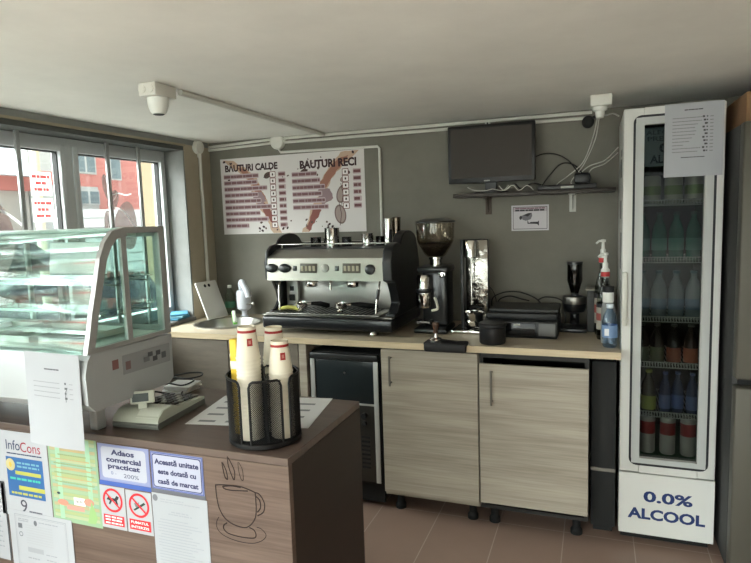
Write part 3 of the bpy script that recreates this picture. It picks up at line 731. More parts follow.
# ------------------------------------------------------------ things at the sink
def sink_things():
    m = MB()
    m.xf = Matrix.Translation((-1.222, -.190, .876)) @ Matrix.Rotation(R(-6), 4, 'Z') @ Matrix.Rotation(R(-22), 4, 'Y')
    m.box(-.006, .006, -.09, .09, 0, .24, M('board_white', (216,212,204), .45), .004)
    for y in (-.02, .015): m.lathe((.006, y, .212), [(.0105, 0), (.0105, .0008), (0, .0009)], blackm, 16, axis=(1, 0, 0))
    tag(m.build('cutting_board'), 'white plastic cutting board leaning by sink against tan pillar', 'cutting board')
    t = thing('tap_water_heater', 'white electric tap water heater with curved spout standing behind sink', 'water heater', (-1.10, -.095, .871))
    x, y = -1.10, -.085
    m = MB(); m.lathe((x, y, 0), [(0, .871), (.026, .871), (.026, .876), (.016, .88), (.016, .905), (.028, .912), (.042, .922), (.044, .96), (.044, 1.02), (.040, 1.034), (0, 1.038)], M('heater_white', (206,208,216), .35), 26); m.build('body', t)
    m = MB(); m.tube([(x, y, 1.03), (x-.002, y-.01, 1.075), (x+.012, y-.03, 1.09), (x+.035, y-.05, 1.075), (x+.055, y-.065, 1.03), (x+.065, y-.075, .99)], [.012]*13+[.014]*13+[.016]*5, M('heater_white'), 12, smooth=6) if 0 else m.tube([(x-.01, y, 1.03), (x-.008, y-.01, 1.075), (x+.012, y-.03, 1.09), (x+.035, y-.05, 1.07), (x+.060, y-.055, 1.04), (x+.075, y-.06, 1.0)], .018, M('heater_white'), 12, smooth=6); m.build('spout', t)
    m = MB(); m.cyl((x+.03, y-.02, .95), (x+.092, y-.045, .958), .006, chrome); m.sphere((x+.096, y-.047, .96), .011, chrome); m.build('lever', t)
    m = MB(); m.xf = Matrix.Translation((-1.03, -.30, .90)) @ Matrix.Rotation(R(40), 4, 'Z') @ Matrix.Rotation(R(38), 4, 'X')
    m.box(-.012, .012, -.05, .05, -.005, .005, M('green_plastic', (110,190,70), .45), .003); m.box(-.010, .010, -.045, .045, .0052, .016, M('brush_white', (215,220,205), .8), .003)
    tag(m.build('dish_brush'), 'small green and white brush tilted in the sink', 'brush')
    t = thing('soap_bottle', 'clear plastic bottle with green label behind the sink', 'bottle', (-1.23, -.045, .871))
    m = MB(); m.lathe((-1.225, -.05, 0), [(0, .871), (.03, .872), (.032, .89), (.032, 1.0), (.012, 1.04), (.012, 1.055), (0, 1.055)], glassm('bottle_clear', (228,236,228), 1.0), 24); m.build('bottle_body', t)
    m = MB(); m.lathe((-1.225, -.05, 0), [(.0326, .92), (.0328, .922), (.0328, .955), (.0326, .957)], M('green_label', (60,110,84), .6), 24); m.build('label', t)
    m = MB(); m.lathe((-1.225, -.05, 0), [(.013, 1.045), (.0135, 1.062), (0, 1.063)], white, 18); m.build('cap', t)
    m = MB(); bl = M('blue_cloth', (70,130,158), .85)
    for k in range(3):
        m.xf = Matrix.Translation((-1.40+.004*k, -.36+.01*k, .8935+.012*k)) @ Matrix.Rotation(R(10+14*k), 4, 'Z')
        m.box(-.05, .05, -.075, .075, 0, .0115, (bl, M('teal_cloth', (120,170,186), .85), bl)[k], .004)
    tag(m.build('folded_cloth'), 'folded blue cloths lying on the window board by the worktop', 'cloth')
sink_things()

# ------------------------------------------------------------ espresso machine
def machine():
    t = thing('espresso_machine', 'two group espresso machine in steel with black rounded side panels', 'coffee machine', (-.37, -.3, .871))
    bk = M('machine_black', (20,21,24), .3, coat=.3); st = M('panel_steel', (160,157,148), .32, .8, bump=.03, bscale=4)
    stw = M('splash_steel', (168,167,162), .35, .8)
    m = MB(); m.box(-.692, .038, -.545, -.05, .898, .962, bk, .012, 3); m.build('base_body', t)
    m = MB(); m.box(-.667, -.0105, -.542, -.07, .9625, .972, dsteel, .003); m.box(-.690, .036, -.542, -.505, .9625, .972, dsteel, .003); m.box(-.68, -.04, -.52, -.30, .9722, .976, steel, .001)
    for k in range(22): m.box(-.665+k*.027, -.651+k*.027, -.51, -.31, .9761, .978, dark)
    m.build('drip_tray', t)
    for x in (-.66, -.08):
        for y in (-.49, -.12): MB().lathe((x, y, 0), [(0, .871), (.02, .871), (.024, .878), (.018, .898), (0, .898)], chrome if y < -.3 else blackm, 18).build('foot', t)
    # head
    m = MB(); prof = [(-.515, 1.148), (-.498, 1.262), (-.49, 1.268), (-.40, 1.303), (-.10, 1.303), (-.10, 1.13), (-.30, 1.13), (-.36, 1.150)]
    m.prism(prof, 'x', -.666, -.0115, st); m.build('head', t)
    MB().box(-.666, -.012, -.395, -.10, 1.3035, 1.308, dark).build('cup_tray', t)
    m = MB()
    for y in (-.385, -.11): m.cyl((-.665, y, 1.33), (-.012, y, 1.33), .004, chrome)
    for x in (-.64, -.34, -.04):
        for y in (-.385, -.11): m.cyl((x, y, 1.308), (x, y, 1.33), .0035, chrome)
    m.build('cup_rail', t)
    m = MB(); m.box(-.62, -.03, -.30, -.12, .978, 1.13, stw, .004); m.build('back_panel', t)
    MB().box(-.655, -.585, -.33, -.304, .978, 1.146, M('plate_pale', (190,190,186), .35, .5), .003).build('left_plate', t)
    m = MB(); m.box(-.632, -.608, -.336, -.331, 1.07, 1.096, blackm, .002); m.box(-.638, -.603, -.336, -.331, 1.015, 1.05, blackm, .002); m.build('switch', t)
    # front controls, laid on the sloping panel
    sl = (-.498+.515)/(1.262-1.148); ang = math.atan(sl)
    def fy(z): return -.515+sl*(z-1.148)
    def pad(x0, x1, z0, z1, mt, d=.004):
        q = MB(); q.xf = Matrix.Translation(((x0+x1)/2, fy((z0+z1)/2)-.0006, (z0+z1)/2)) @ Matrix.Rotation(-ang, 4, 'X')
        q.box(-(x1-x0)/2, (x1-x0)/2, -d, 0, -(z1-z0)/2, (z1-z0)/2, mt, .0015); return q
    X = lambda px: -.712+(px-263)/174.5
    for px in (276, 289.5):
        q = MB(); q.xf = Matrix.Translation((X(px), fy(1.21)-.0006, 1.212)) @ Matrix.Rotation(-ang, 4, 'X') @ Matrix.Diagonal((1.45, 1, 1, 1))
        q.lathe((0, 0, 0), [(.024, 0), (.023, .010), (.014, .015), (0, .016)], bk, 26, axis=(0, -1, 0)); q.build('steam_knob', t)
    q = MB(); q.xf = Matrix.Translation((X(373), fy(1.205)-.0006, 1.205)) @ Matrix.Rotation(-ang, 4, 'X')
    q.lathe((0, 0, 0), [(.026, 0), (.025, .012), (.014, .018), (0, .019)], bk, 26, axis=(0, -1, 0)); q.build('steam_knob', t)
    for a, b in ((305, 322), (347, 364)):
        q = pad(X(a), X(b), 1.187, 1.236, M('keypad', (84,80,70), .4)); kp = q.build('keypad', t)
        q = MB()
        for k in range(4):
            xx = X(a+2.6+k*3.9); q.box(xx-.007, xx+.007, fy(1.21)-.008, fy(1.21)-.0052, 1.198, 1.224, M('key_beige', (168,162,140), .4), .001)
        q.build('key', kp)
    for px in (299.7, 341.5): pad(X(px)-.011, X(px)+.011, 1.198, 1.223, bk).build('button', t)
    q = MB(); q.xf = Matrix.Translation((X(330), fy(1.21)-.0006, 1.212)) @ Matrix.Rotation(-ang, 4, 'X'); q.lathe((0, 0, 0), [(.021, 0), (.021, .003), (.016, .004), (0, .004)], dsteel, 28, axis=(0, -1, 0)); q.build('pressure_gauge', t)
    # group heads
    for px in (306, 347.5):
        x = X(px)+.005
        m = MB(); m.lathe((x, -.40, 0), [(0, 1.104), (.03, 1.104), (.034, 1.112), (.034, 1.128), (.028, 1.149), (0, 1.149)], chrome, 26); m.build('group_head', t)
    m = MB(); m.tube([(X(328), -.42, 1.15), (X(328), -.43, 1.11), (X(328), -.43, 1.09)], .006, chrome, 10); m.build('water_spout', t)
    # steam wands
    m = MB(); m.tube([(-.625, -.44, 1.15), (-.622, -.47, 1.10), (-.612, -.49, 1.03), (-.61, -.495, .985)], .005, chrome, 10, smooth=5); m.build('steam_wand', t)
    m = MB(); m.tube([(-.055, -.44, 1.16), (-.058, -.46, 1.10), (-.065, -.48, 1.03), (-.068, -.485, .98)], .005, chrome, 10, smooth=5); m.cyl((-.058, -.462, 1.10), (-.063, -.475, 1.05), .009, bk); m.build('steam_wand', t)
    # side panels with their double lobe
    def side(x0, x1, dy):
        o = [(-.504, .9626), (-.50, .985), (-.465, .985), (-.42, 1.03), (-.44, 1.08), (-.475, 1.135), (-.53, 1.15), (-.535, 1.24), (-.515, 1.30), (-.48, 1.325), (-.43, 1.335), (-.375, 1.325)]
        o += [(-.235+.14*math.cos(a), 1.32+.07*math.sin(a)) for a in [PI*(1-k/10) for k in range(1, 10)]]
        o += [(-.08, 1.30), (-.055, 1.22), (-.052, 1.0), (-.052, .9626)]
        o = [(a+dy*(a < -.4), b) for a, b in o]
        mm = MB(); mm.prism(o, 'x', x0, x1, bk); q = mm.build('side_panel', t, smooth=True)
        b = q.modifiers.new('b', 'BEVEL'); b.width = .005; b.segments = 2; b.limit_method = 'ANGLE'
    side(-.688, -.668, .035); side(-.010, .038, 0)
    # portafilters resting on the tray
    for px, lab, hx in ((299, 'steel portafilter resting on the left of the drip tray', .05), (339, 'steel portafilter with black handle resting on right of drip tray', .10)):
        x = X(px)
        tt = thing('portafilter', lab, 'portafilter', (x, -.44, .979), 0, 'portafilters on the drip tray')
        m = MB(); m.lathe((x, -.44, 0), [(0, .995), (.026, .995), (.031, 1.003), (.033, 1.025), (.03, 1.0255), (.028, 1.01), (0, 1.01)], chrome, 24)
        m.tube([(x, -.44, .996), (x-.006, -.455, .984), (x-.014, -.46, .981)], .006, chrome, 8); m.tube([(x, -.44, .996), (x+.006, -.455, .984), (x+.014, -.46, .981)], .006, chrome, 8)
        m.build('basket', tt)
        m = MB(); m.tube([(x+.03, -.44, 1.015), (x+.05, -.43, 1.017)], .007, chrome, 10)
        m.tube([(x+.05, -.43, 1.017), (x+.09, -.40, 1.012), (x+.06+hx, -.37, 1.0), (x+.075+hx, -.36, .998)], [.009, .013, .014, .010], blackm, 12); m.build('handle', tt)
    m = MB()
    for k in range(5):
        m.tube([(-.64+.0*k, -.45+.012*k, .984+.001*k), (-.60, -.455+.012*k, .992+.003*(k % 2)), (-.565, -.44+.01*k, .99), (-.53, -.435+.01*k, .984)], .007, M('yellow_green_cloth', (178,176,92), .9), 8, smooth=4)
    tag(m.build('cleaning_cloth'), 'yellow green cleaning cloth crumpled on left of drip tray', 'cloth')
    # cups on top
    def tumbler(name, x, y, r, h, lab, mt=chrome, cat='steel cup', gr='steel cups on the coffee machine', z=1.309, flare=1.0):
        m_ = MB(); m_.lathe((x, y, 0), [(0, z), (r*flare, z), (r*flare, z+.004), (r, z+h-.004), (r*1.03, z+h), (r*.95, z+h), (r*flare*.93, z+.008), (0, z+.008)], mt, 26)
        tag(m_.build(name), lab, cat, gr)
    tumbler('milk_jug', -.405, -.24, .041, .102, 'tallest shiny steel cup standing alone mid coffee machine top')
    tumbler('milk_jug', -.195, -.24, .032, .068, 'short shiny steel cup on right half of coffee machine')
    tumbler('shaker_tin', -.075, -.24, .024, .145, 'tall shiny steel tin at right end of machine, front one', flare=.8)
    tumbler('shaker_tin', -.042, -.20, .024, .15, 'tall dark steel tin at right end of machine, rear one', M('dark_tin', (110,100,90), .2, 1.), flare=.8, gr='steel cups on the coffee machine')
    smk = glassm('smoked_glass', (176,176,178), 1.)
    tumbler('espresso_glass', -.515, -.22, .03, .052, 'small smoky glass left on coffee machine beside black panel lobe', smk, 'glass', 'small glasses on the coffee machine')
    tumbler('espresso_glass', -.465, -.17, .024, .045, 'small smoky glass just left of tallest steel cup', smk, 'glass', 'small glasses on the coffee machine')
    tumbler('espresso_glass', -.335, -.2, .027, .05, 'small dark glass just right of tallest steel cup', smk, 'glass', 'small glasses on the coffee machine')
    tumbler('espresso_glass', -.145, -.18, .024, .05, 'small dark glass between short steel cup and tall tins', smk, 'glass', 'small glasses on the coffee machine')
machine()

# ------------------------------------------------------------ grinders, mixer, printer and the rest of the worktop
def worktop_things():
    bk = M('machine_black')
    # big grinder
    t = thing('coffee_grinder', 'tall black coffee grinder with large glass bean hopper', 'coffee grinder', (.188, -.3, .871))
    x = .188
    m = MB(); m.box(x-.088, x+.08, -.40, -.18, .871, .895, bk, .008); m.box(x-.06, x+.075, -.33, -.19, .895, 1.19, bk, .02, 3); m.box(x-.075, x+.085, -.36, -.19, 1.175, 1.205, bk, .01); m.build('body', t)
    m = MB(); m.lathe((x-.04, -.355, 0), [(0, 1.0), (.036, 1.0), (.04, 1.01), (.04, 1.075), (.036, 1.08), (.036, 1.15), (.03, 1.165), (0, 1.166)], chrome, 26)
    m.lathe((x-.04, -.355, 0), [(.0405, 1.078), (.042, 1.082), (.042, 1.092), (.0405, 1.096)], bk, 26); m.build('doser', t)
    m = MB(); m.tube([(x+.02, -.37, 1.05), (x+.035, -.395, 1.03), (x+.04, -.40, 1.0), (x+.01, -.40, .99)], .007, offw, 10, smooth=4); m.build('lever', t)
    m = MB(); m.lathe((x+.05, -.335, 1.165), [(.018, 0), (.017, .008), (0, .01)], chrome, 18, axis=(0, -1, 0)); m.build('dial', t)
    m = MB(); m.box(x-.06, x-.005, -.41, -.40, .925, .935, dsteel, .002); m.box(x-.065, x-.055, -.41, -.335, .925, .935, dsteel); m.box(x-.01, x, -.41, -.335, .925, .935, dsteel); m.build('fork', t)
    m = MB(); m.lathe((x+.005, -.28, 0), [(.03, 1.205), (.03, 1.235), (.036, 1.238), (.036, 1.25), (0, 1.25)], chrome, 24); m.build('collar', t)
    m = MB(); m.lathe((x+.005, -.28, 0), [(.04, 1.2505), (.056, 1.265), (.092, 1.328), (.097, 1.35), (.098, 1.425), (.095, 1.425), (.094, 1.35), (.089, 1.33), (.048, 1.268), (.036, 1.256), (0, 1.256)], glassm('hopper_glass', (236,232,224), 1.1), 36); hp = m.build('hopper', t)
    m = MB(); m.lathe((x+.005, -.28, 0), [(0, 1.258), (.035, 1.258), (.046, 1.27), (.078, 1.312), (.080, 1.318), (.04, 1.326), (0, 1.328)], M('coffee_beans', (38,28,22), .5, bump=1., bscale=90), 32); m.build('coffee_beans', hp)
    m = MB(); m.lathe((x+.005, -.28, 0), [(.101, 1.4255), (.102, 1.432), (.06, 1.446), (0, 1.448)], bk, 36); m.lathe((x+.005, -.28, 0), [(.094, 1.424), (.101, 1.4255)], bk, 36); m.build('hopper_lid', t)
    # tamping mat and tamper
    m = MB(); bk2 = M('mat_rubber', (24,22,24), .6)
    pts = [(.222, -.645), (.222, -.575), (.232, -.553), (.255, -.543), (.29, -.545), (.32, -.558), (.36, -.568), (.398, -.566), (.414, -.572), (.42, -.59), (.42, -.645)]
    m.prism(pts, 'z', .8705, .880, bk2); m.box(.222, .42, -.652, -.6235, .838, .8802, bk2, .012)
    tag(m.build('tamping_mat'), 'black rubber tamping mat hooked over worktop front edge', 'mat')
    t = thing('tamper', 'brown handled tamper standing on the black tamping mat', 'tamper', (.268, -.595, .8805))
    m = MB(); m.lathe((.268, -.595, 0), [(0, .8806), (.028, .8806), (.028, .892), (.01, .898), (.007, .915), (0, .915)], chrome, 24); m.build('base', t)
    m = MB(); m.lathe((.268, -.595, 0), [(.006, .915), (.012, .919), (.010, .935), (.017, .955), (.014, .968), (0, .97)], M('brown_wood', (72,46,30), .4), 20); m.build('handle', t)
    # tall chrome mixer
    t = thing('drink_mixer', 'tall chrome and black drink mixer beside the coffee grinder', 'mixer', (.38, -.28, .871))
    m = MB(); m.box(.288, .445, -.37, -.19, .871, .888, chrome, .004); m.build('base', t)
    m = MB(); m.box(.322, .452, -.225, -.195, .888, 1.335, black, .006); m.box(.322, .338, -.29, -.2255, .888, 1.335, black, .004); m.build('frame', t)
    m = MB()
    m.box(.3385, .449, -.2275, -.2255, .892, 1.33, M('wavy_chrome', (150,147,140), .15, 1., bump=.8, bscale=14), .0005)
    m.build('backplate', t)
    m = MB(); m.lathe((.372, -.262, 0), [(0, 1.243), (.03, 1.243), (.034, 1.248), (.034, 1.322), (.03, 1.332), (0, 1.333)], chrome, 28); m.build('motor_head', t)
    m = MB(); m.cyl((.372, -.262, 1.02), (.372, -.262, 1.243), .004, chrome); m.lathe((.372, -.262, 0), [(0, 1.0), (.016, 1.005), (.016, 1.02), (0, 1.022)], chrome, 18); m.build('spindle', t)
    m = MB(); m.lathe((.385, -.285, 0), [(0, .9), (.03, .9), (.045, .925), (.05, .97), (.044, .972), (.04, .93), (0, .91)], chrome, 26); m.tube([(.36, -.25, .985), (.40, -.3, 1.0), (.435, -.30, .99)], .006, blackm, 8); m.build('cup_rest', t)
    # round black tub
    t = thing('round_tub', 'round black tub at worktop edge in front of the printer', 'container', (.522, -.545, .871))
    m = MB(); m.lathe((.522, -.545, 0), [(0, .871), (.054, .871), (.059, .878), (.060, .945), (.056, .95), (0, .95)], M('tub_black', (20,20,22), .45), 36); m.build('tub', t)
    m = MB(); m.lathe((.522, -.545, 0), [(.058, .9505), (.0625, .953), (.0625, .962), (.058, .967), (0, .968)], M('tub_black'), 36); m.build('lid', t)
    # printer
    t = thing('printer', 'low black desktop printer between the drink mixer and small grinder', 'printer', (.63, -.25, .871))
    m = MB(); m.box(.455, .80, -.41, -.12, .871, .952, black, .008); m.build('body', t)
    m = MB(); m.box(.458, .70, -.4135, -.4105, .882, .942, M('glossy_black', (16,16,17), .15), .001); m.build('output_slot', t)
    m = MB(); m.box(.715, .79, -.414, -.4105, .885, .943, M('panel_grey', (92,92,90), .4), .001); m.build('control_panel', t)
    m = MB(); m.box(.60, .63, -.4145, -.4136, .93, .938, grey_pl); m.build('badge', t)
    m = MB(); m.box(.465, .795, -.37, -.125, .9525, .982, M('printer_mid', (28,28,29), .5), .006); m.box(.475, .80, -.36, -.13, .984, 1.002, M('printer_lid', (38,38,38), .45), .006); m.build('scanner_lid', t)
    def cord(pts, lab, r=.0035, name='cable'):
        tag(MB().tube(pts, r, cable_b, 7, smooth=8).build(name), lab, 'cable', 'black cables behind the printer')
    cord([(.455, -.06, .90), (.44, -.05, 1.0), (.50, -.06, 1.04), (.58, -.06, 1.045), (.66, -.07, 1.02), (.70, -.09, .99)], 'black cable arching highest behind the printer')
    cord([(.47, -.08, .98), (.49, -.08, 1.01), (.54, -.08, 1.025), (.60, -.09, 1.012), (.64, -.10, 1.005)], 'small black cable loop on left rear of printer')
    cord([(.68, -.08, 1.005), (.72, -.07, 1.022), (.78, -.07, 1.015), (.81, -.08, .99), (.82, -.09, .90), (.80, -.07, .876)], 'black cable loop on right rear of printer')
    cord([(.30, -.03, 1.10), (.34, -.03, 1.08), (.42, -.03, 1.07), (.46, -.04, 1.0), (.46, -.05, .88)], 'thin black cable hanging on wall behind drink mixer', .0025)
    # small grinder
    t = thing('small_grinder', 'small black coffee grinder with narrow smoky hopper near bottles', 'coffee grinder', (.866, -.16, .871))
    m = MB(); m.lathe((.866, -.15, 0), [(.036, 1.20), (.037, 1.12), (.018, 1.055), (.014, 1.055), (.033, 1.12), (.033, 1.20)], glassm('hopper_smoke', (110,106,100), 1.3), 26); m.build('hopper', t)
    m = MB(); m.lathe((.866, -.15, 0), [(.034, 1.20), (.038, 1.2), (.038, 1.212), (0, 1.215)], bk, 26); m.build('hopper_lid', t)
    m = MB(); m.lathe((.866, -.15, 0), [(0, 1.054), (.02, 1.054), (.02, 1.045), (.05, 1.04), (.054, 1.03), (.054, .985), (.045, .965), (.022, .955), (.022, .90), (.05, .89), (.05, .871), (0, .871)], bk, 28); m.box(.80, .925, -.235, -.08, .871, .889, bk, .004); m.build('body', t)
    m = MB(); m.lathe((.866, -.15, 0), [(.0545, 1.005), (.056, 1.01), (.056, 1.035), (.0545, 1.04)], dsteel, 28); m.build('collar', t)
    m = MB(); m.cyl((.866, -.20, .93), (.866, -.24, .925), .008, blackm); m.sphere((.866, -.245, .925), .012, blackm); m.build('handle', t)
    m = MB(); m.box(.925, .968, -.20, -.06, .871, 1.075, M('box_grey', (52,52,50), .6), .004); m.box(.918, .972, -.205, -.055, 1.0755, 1.082, M('box_lid_pale', (150,146,136), .6), .002)
    tag(m.build('tall_box'), 'tall dark grey box with pale top behind the syrup bottles', 'box')
    # syrup bottles with pumps
    def syrup(x, y, h, lab, lm, band=True):
        t = thing('syrup_bottle', lab, 'syrup bottle', (x, y, .871), 0, 'syrup bottles beside the cooler')
        z = .871
        m = MB(); m.lathe((x, y, 0), [(0, z), (.033, z+.001), (.036, z+.01), (.036, z+h*.62), (.030, z+h*.72), (.015, z+h*.86), (.014, z+h), (0, z+h)], glassm('syrup_glass', (190,192,188), 1.), 24); m.build('glass_body', t)
        m = MB(); m.lathe((x, y, 0), [(.0366, z+h*.16), (.0368, z+h*.17), (.0368, z+h*.55), (.0366, z+h*.56)], lm, 24)
        m.lathe((x, y, 0), [(.0371, z+h*.30), (.0373, z+h*.31), (.0373, z+h*.40), (.0371, z+h*.41)], ink(136,66,60), 24)
        m.lathe((x, y, 0), [(.0371, z+h*.50), (.0373, z+h*.50), (.0373, z+h*.56), (.0371, z+h*.56)], ink(36,36,40), 24); m.build('label', t)
        p = MB(); p.lathe((x, y, 0), [(.016, z+h-.012), (.019, z+h-.01), (.019, z+h+.012, ink(170,50,50)), (.019, z+h+.02), (.012, z+h+.03), (.012, z+h+.05), (.008, z+h+.055), (.006, z+h+.085), (.012, z+h+.087), (.012, z+h+.097), (0, z+h+.1)], white, 18)
        p.tube([(x, y, z+h+.09), (x-.018, y-.015, z+h+.092), (x-.03, y-.025, z+h+.08)], .005, white, 8); p.build('pump', t)
    syrup(.995, -.245, .355, 'tall syrup bottle with white pump, rear of the pair', M('label_cream', (150,144,134), .6))
    syrup(1.004, -.355, .30, 'syrup bottle with red banded white pump, front of the pair', M('label_cream'))
    t = thing('cream_bottle', 'white capped bottle with black neck band behind blue water bottle', 'bottle', (1.012, -.43, .871))
    m = MB(); m.lathe((1.016, -.435, 0), [(0, .8712), (.028, .872), (.03, .88), (.03, 1.02), (.02, 1.06), (0, 1.06)], M('bottle_grey', (130,132,130), .4), 22); m.build('bottle_body', t)
    m = MB(); m.lathe((1.016, -.435, 0), [(.022, 1.055), (.024, 1.06), (.024, 1.10), (.0245, 1.10, ink(24,24,26)), (.0245, 1.125, ink(24,24,26)), (0, 1.126, ink(24,24,26))], white, 22); m.build('cap', t)
    t = thing('water_bottle', 'small blue plastic water bottle against the cooler side', 'water bottle', (1.022, -.51, .871))
    bl = M('bottle_blue', (120,158,190), .15, trans=.85, ior=1.2)
    c = (1.022, -.515, 0)
    m = MB(); m.lathe(c, [(0, .872), (.026, .8715), (.031, .88), (.029, .90), (.032, .91), (.029, .925), (.032, .94), (.032, .98), (.029, .99), (.026, 1.01), (.013, 1.035), (.012, 1.045), (0, 1.045)], glassm('bottle_blue_tint', (216,230,244), 1.3), 26); m.build('bottle_body', t)
    m = MB(); m.lathe(c, [(.0325, .915), (.0328, .918), (.0328, .965), (.0325, .968)], M('water_label', (112,140,178), .5), 26); m.box(1.0, 1.02, -.5475, -.545, .925, .955, ink(220,224,228)); m.build('label', t)
    m = MB(); m.lathe(c, [(.0125, 1.04), (.0145, 1.042), (.0145, 1.058), (0, 1.059)], M('cap_pale', (190,200,210), .4), 20); m.build('cap', t)
worktop_things()

# ------------------------------------------------------------ upright drinks cooler
def cooler():
    X0, X1, YF, YB, ZT = 1.066, 1.434, -.54, -.035, 1.868
    t = thing('drinks_cooler', 'tall slim white glass door drinks cooler beside the worktop', 'cooler', (1.25, -.3, 0))
    wb = M('cooler_white', (200,200,196), .4); fr = M('cooler_frame', (170,172,170), .4); din = M('cooler_inside', (26,28,28), .7); gk = M('gasket_navy', (14,15,24), .5)
    m = MB()
    m.box(X0, X0+.03, YF+.05, YB, .33, ZT, wb, .004); m.box(X1-.03, X1, YF+.05, YB, .33, ZT, wb, .004)
    m.box(X0+.03, X1-.03, YF+.05, YB, 1.82, ZT, wb); m.box(X0+.03, X1-.03, YB-.03, YB, .33, 1.82, wb); m.box(X0, X1, YF+.05, YB, .04, .3295, wb, .004)
    m.build('cabinet_body', t)
    m = MB(); m.box(X0+.0305, X0+.036, YF+.051, YB-.031, .37, 1.819, din); m.box(X1-.036, X1-.0305, YF+.051, YB-.031, .37, 1.819, din)
    m.box(X0+.036, X1-.036, YB-.036, YB-.031, .37, 1.819, din); m.box(X0+.036, X1-.036, YF+.051, YB-.036, 1.812, 1.819, din); m.box(X0+.036, X1-.036, YF+.051, YB-.036, .37, .385, din); m.build('liner', t, smooth=False)
    MB().box(X0+.036, X1-.036, YF+.06, YB-.04, .386, .392, M('green_mat', (110,140,116), .6)).build('bottom_mat', t)
    # door
    gx0, gx1, gz0, gz1 = 1.144, 1.366, .395, 1.80
    m = MB(); d0, d1 = YF, YF+.045
    m.box(X0, gx0, d0, d1, .329, ZT, wb, .006, 3); m.box(gx1, X1, d0, d1, .329, ZT, wb, .006, 3); m.box(gx0, gx1, d0, d1, .329, gz0, wb); m.box(gx0, gx1, d0, d1, gz1, ZT, wb)
    m.box(gx0+.0, gx1, d0-.0008, d0, .335, gz0, wb); m.box(gx0, gx1, d0-.0008, d0, gz1, ZT-.006, wb)
    door = m.build('door', t)
    m = MB()   # dark rounded gasket line
    def rr(x0, x1, z0, z1, r):
        p = []
        for cx, cz, a0 in ((x1-r, z1-r, 0), (x0+r, z1-r, 90), (x0+r, z0+r, 180), (x1-r, z0+r, 270)):
            for k in range(5): p.append((cx+r*math.cos(R(a0+k*22.5)), cz+r*math.sin(R(a0+k*22.5))))
        return p
    A = rr(1.103, 1.407, .362, 1.838, .03); B = rr(1.112, 1.398, .371, 1.829, .024)
    n = len(A)
    for i in range(n):
        j = (i+1) % n
        m.raw([(A[i][0], d0-.001, A[i][1]), (A[j][0], d0-.001, A[j][1]), (B[j][0], d0-.001, B[j][1]), (B[i][0], d0-.001, B[i][1]),
               (A[i][0], d0-.003, A[i][1]), (A[j][0], d0-.003, A[j][1]), (B[j][0], d0-.003, B[j][1]), (B[i][0], d0-.003, B[i][1])],
              [(4, 5, 6, 7), (0, 3, 2, 1), (0, 1, 5, 4), (3, 7, 6, 2)], gk)
    m.build('gasket', door, smooth=False)
    m = MB(); m.box(1.113, gx0, d0-.004, d0-.001, .372, 1.828, fr); m.box(gx1, 1.397, d0-.004, d0-.001, .372, 1.828, fr); m.box(gx0, gx1, d0-.004, d0-.001, .372, gz0, fr); m.box(gx0, gx1, d0-.004, d0-.001, gz1, 1.828, fr)
    m.build('door_frame', door, smooth=False)
    m = MB(); m.box(gx0, gx1, d0+.018, d0+.024, gz0, gz1, fglass); m.build('door_glass', door, smooth=False)
    m = MB(); m.box(X0+.0, X0+.022, d0-.022, d0-.0005, .972, 1.2, M('handle_white', (196,196,188), .4), .005); m.build('handle', door)
    # header panel behind the glass
    s = Sheet((gx0+.002, d0+.03, 1.632), (1, 0, 0), (0, 0, 1), gx1-gx0-.004, .158, M('header_panel', (120,134,146), .5))
    nv = ink(34,50,72)
    s.text('ALEGE', .006, .128, .10, .018, nv, 1, .02); s.text('PREFERI', .012, .102, .13, .019, nv, 1, .02); s.text('0.0%', .056, .055, .12, .036, nv, 1, .03); s.text('ALCOOL', .022, .012, .17, .034, nv, 1, .03)
    s.build('header_panel', t)
    # shelves
    zs = (1.478, 1.240, .988, .790, .571)
    wire = M('shelf_wire', (196,198,192), .5)
    for z in zs:
        m = MB(); x0, x1 = X0+.038, X1-.038; yf = YF+.054
        m.cyl((x0, yf, z+.016), (x1, yf, z+.016), .0022, wire, seg=6); m.cyl((x0, yf, z-.006), (x1, yf, z-.006), .0022, wire, seg=6); m.cyl((x0, YB-.04, z), (x1, YB-.04, z), .002, wire, seg=6)
        for k in range(27):
            x = x0+.003+(x1-x0-.006)*k/26
            m.tube([(x, yf, z-.006), (x, yf, z+.015), (x, yf+.004, z+.0165), (x, yf+.02, z+.002), (x, YB-.04, z+.002)], .002, wire, 5)
        m.build('wire_shelf', t)
    # kick panel with lettering
    s = Sheet((X0, YF-.002, .05), (1, 0, 0), (0, 0, 1), X1-X0, .274, M('kick_white', (206,206,202), .45), th=.05)
    nb = ink(26,48,100)
    s.text('0.0%', .098, .150, .190, .050, nb, 1, .032); s.text('ALCOOL', .036, .070, .300, .050, nb, 1, .038)
    s.build('kick_panel', t)
    MB().box(X0+.01, X1-.01, YF+.06, YB-.02, 0, .039, blackm).build('dark_base_fill', t)
    # dark advertising marks on the side
    m = MB(); sm = M('side_print', (84,86,92), .5)
    for z0, z1, y0, y1 in ((1.60, 1.68, -.42, -.3), (1.69, 1.72, -.42, -.33), (1.2, 1.36, -.44, -.36), (1.42, 1.5, -.38, -.3), (1.05, 1.15, -.44, -.38)):
        m.box(X0-.0008, X0, y0, y1, z0, z1, sm)
    m.build('side_print', t, smooth=False)
    # price sheet taped on top corner
    s = Sheet((1.217, YF-.0066, 1.583), (1, 0, 0), (0, 0, 1), .208, .287, paper, warp=lambda a, b: .002*math.sin(a*PI)*(1-b))
    g = ink(120,116,118); g2 = ink(70,66,68)
    s.words(.07, .14, .258, .004, g2, 1, .9)
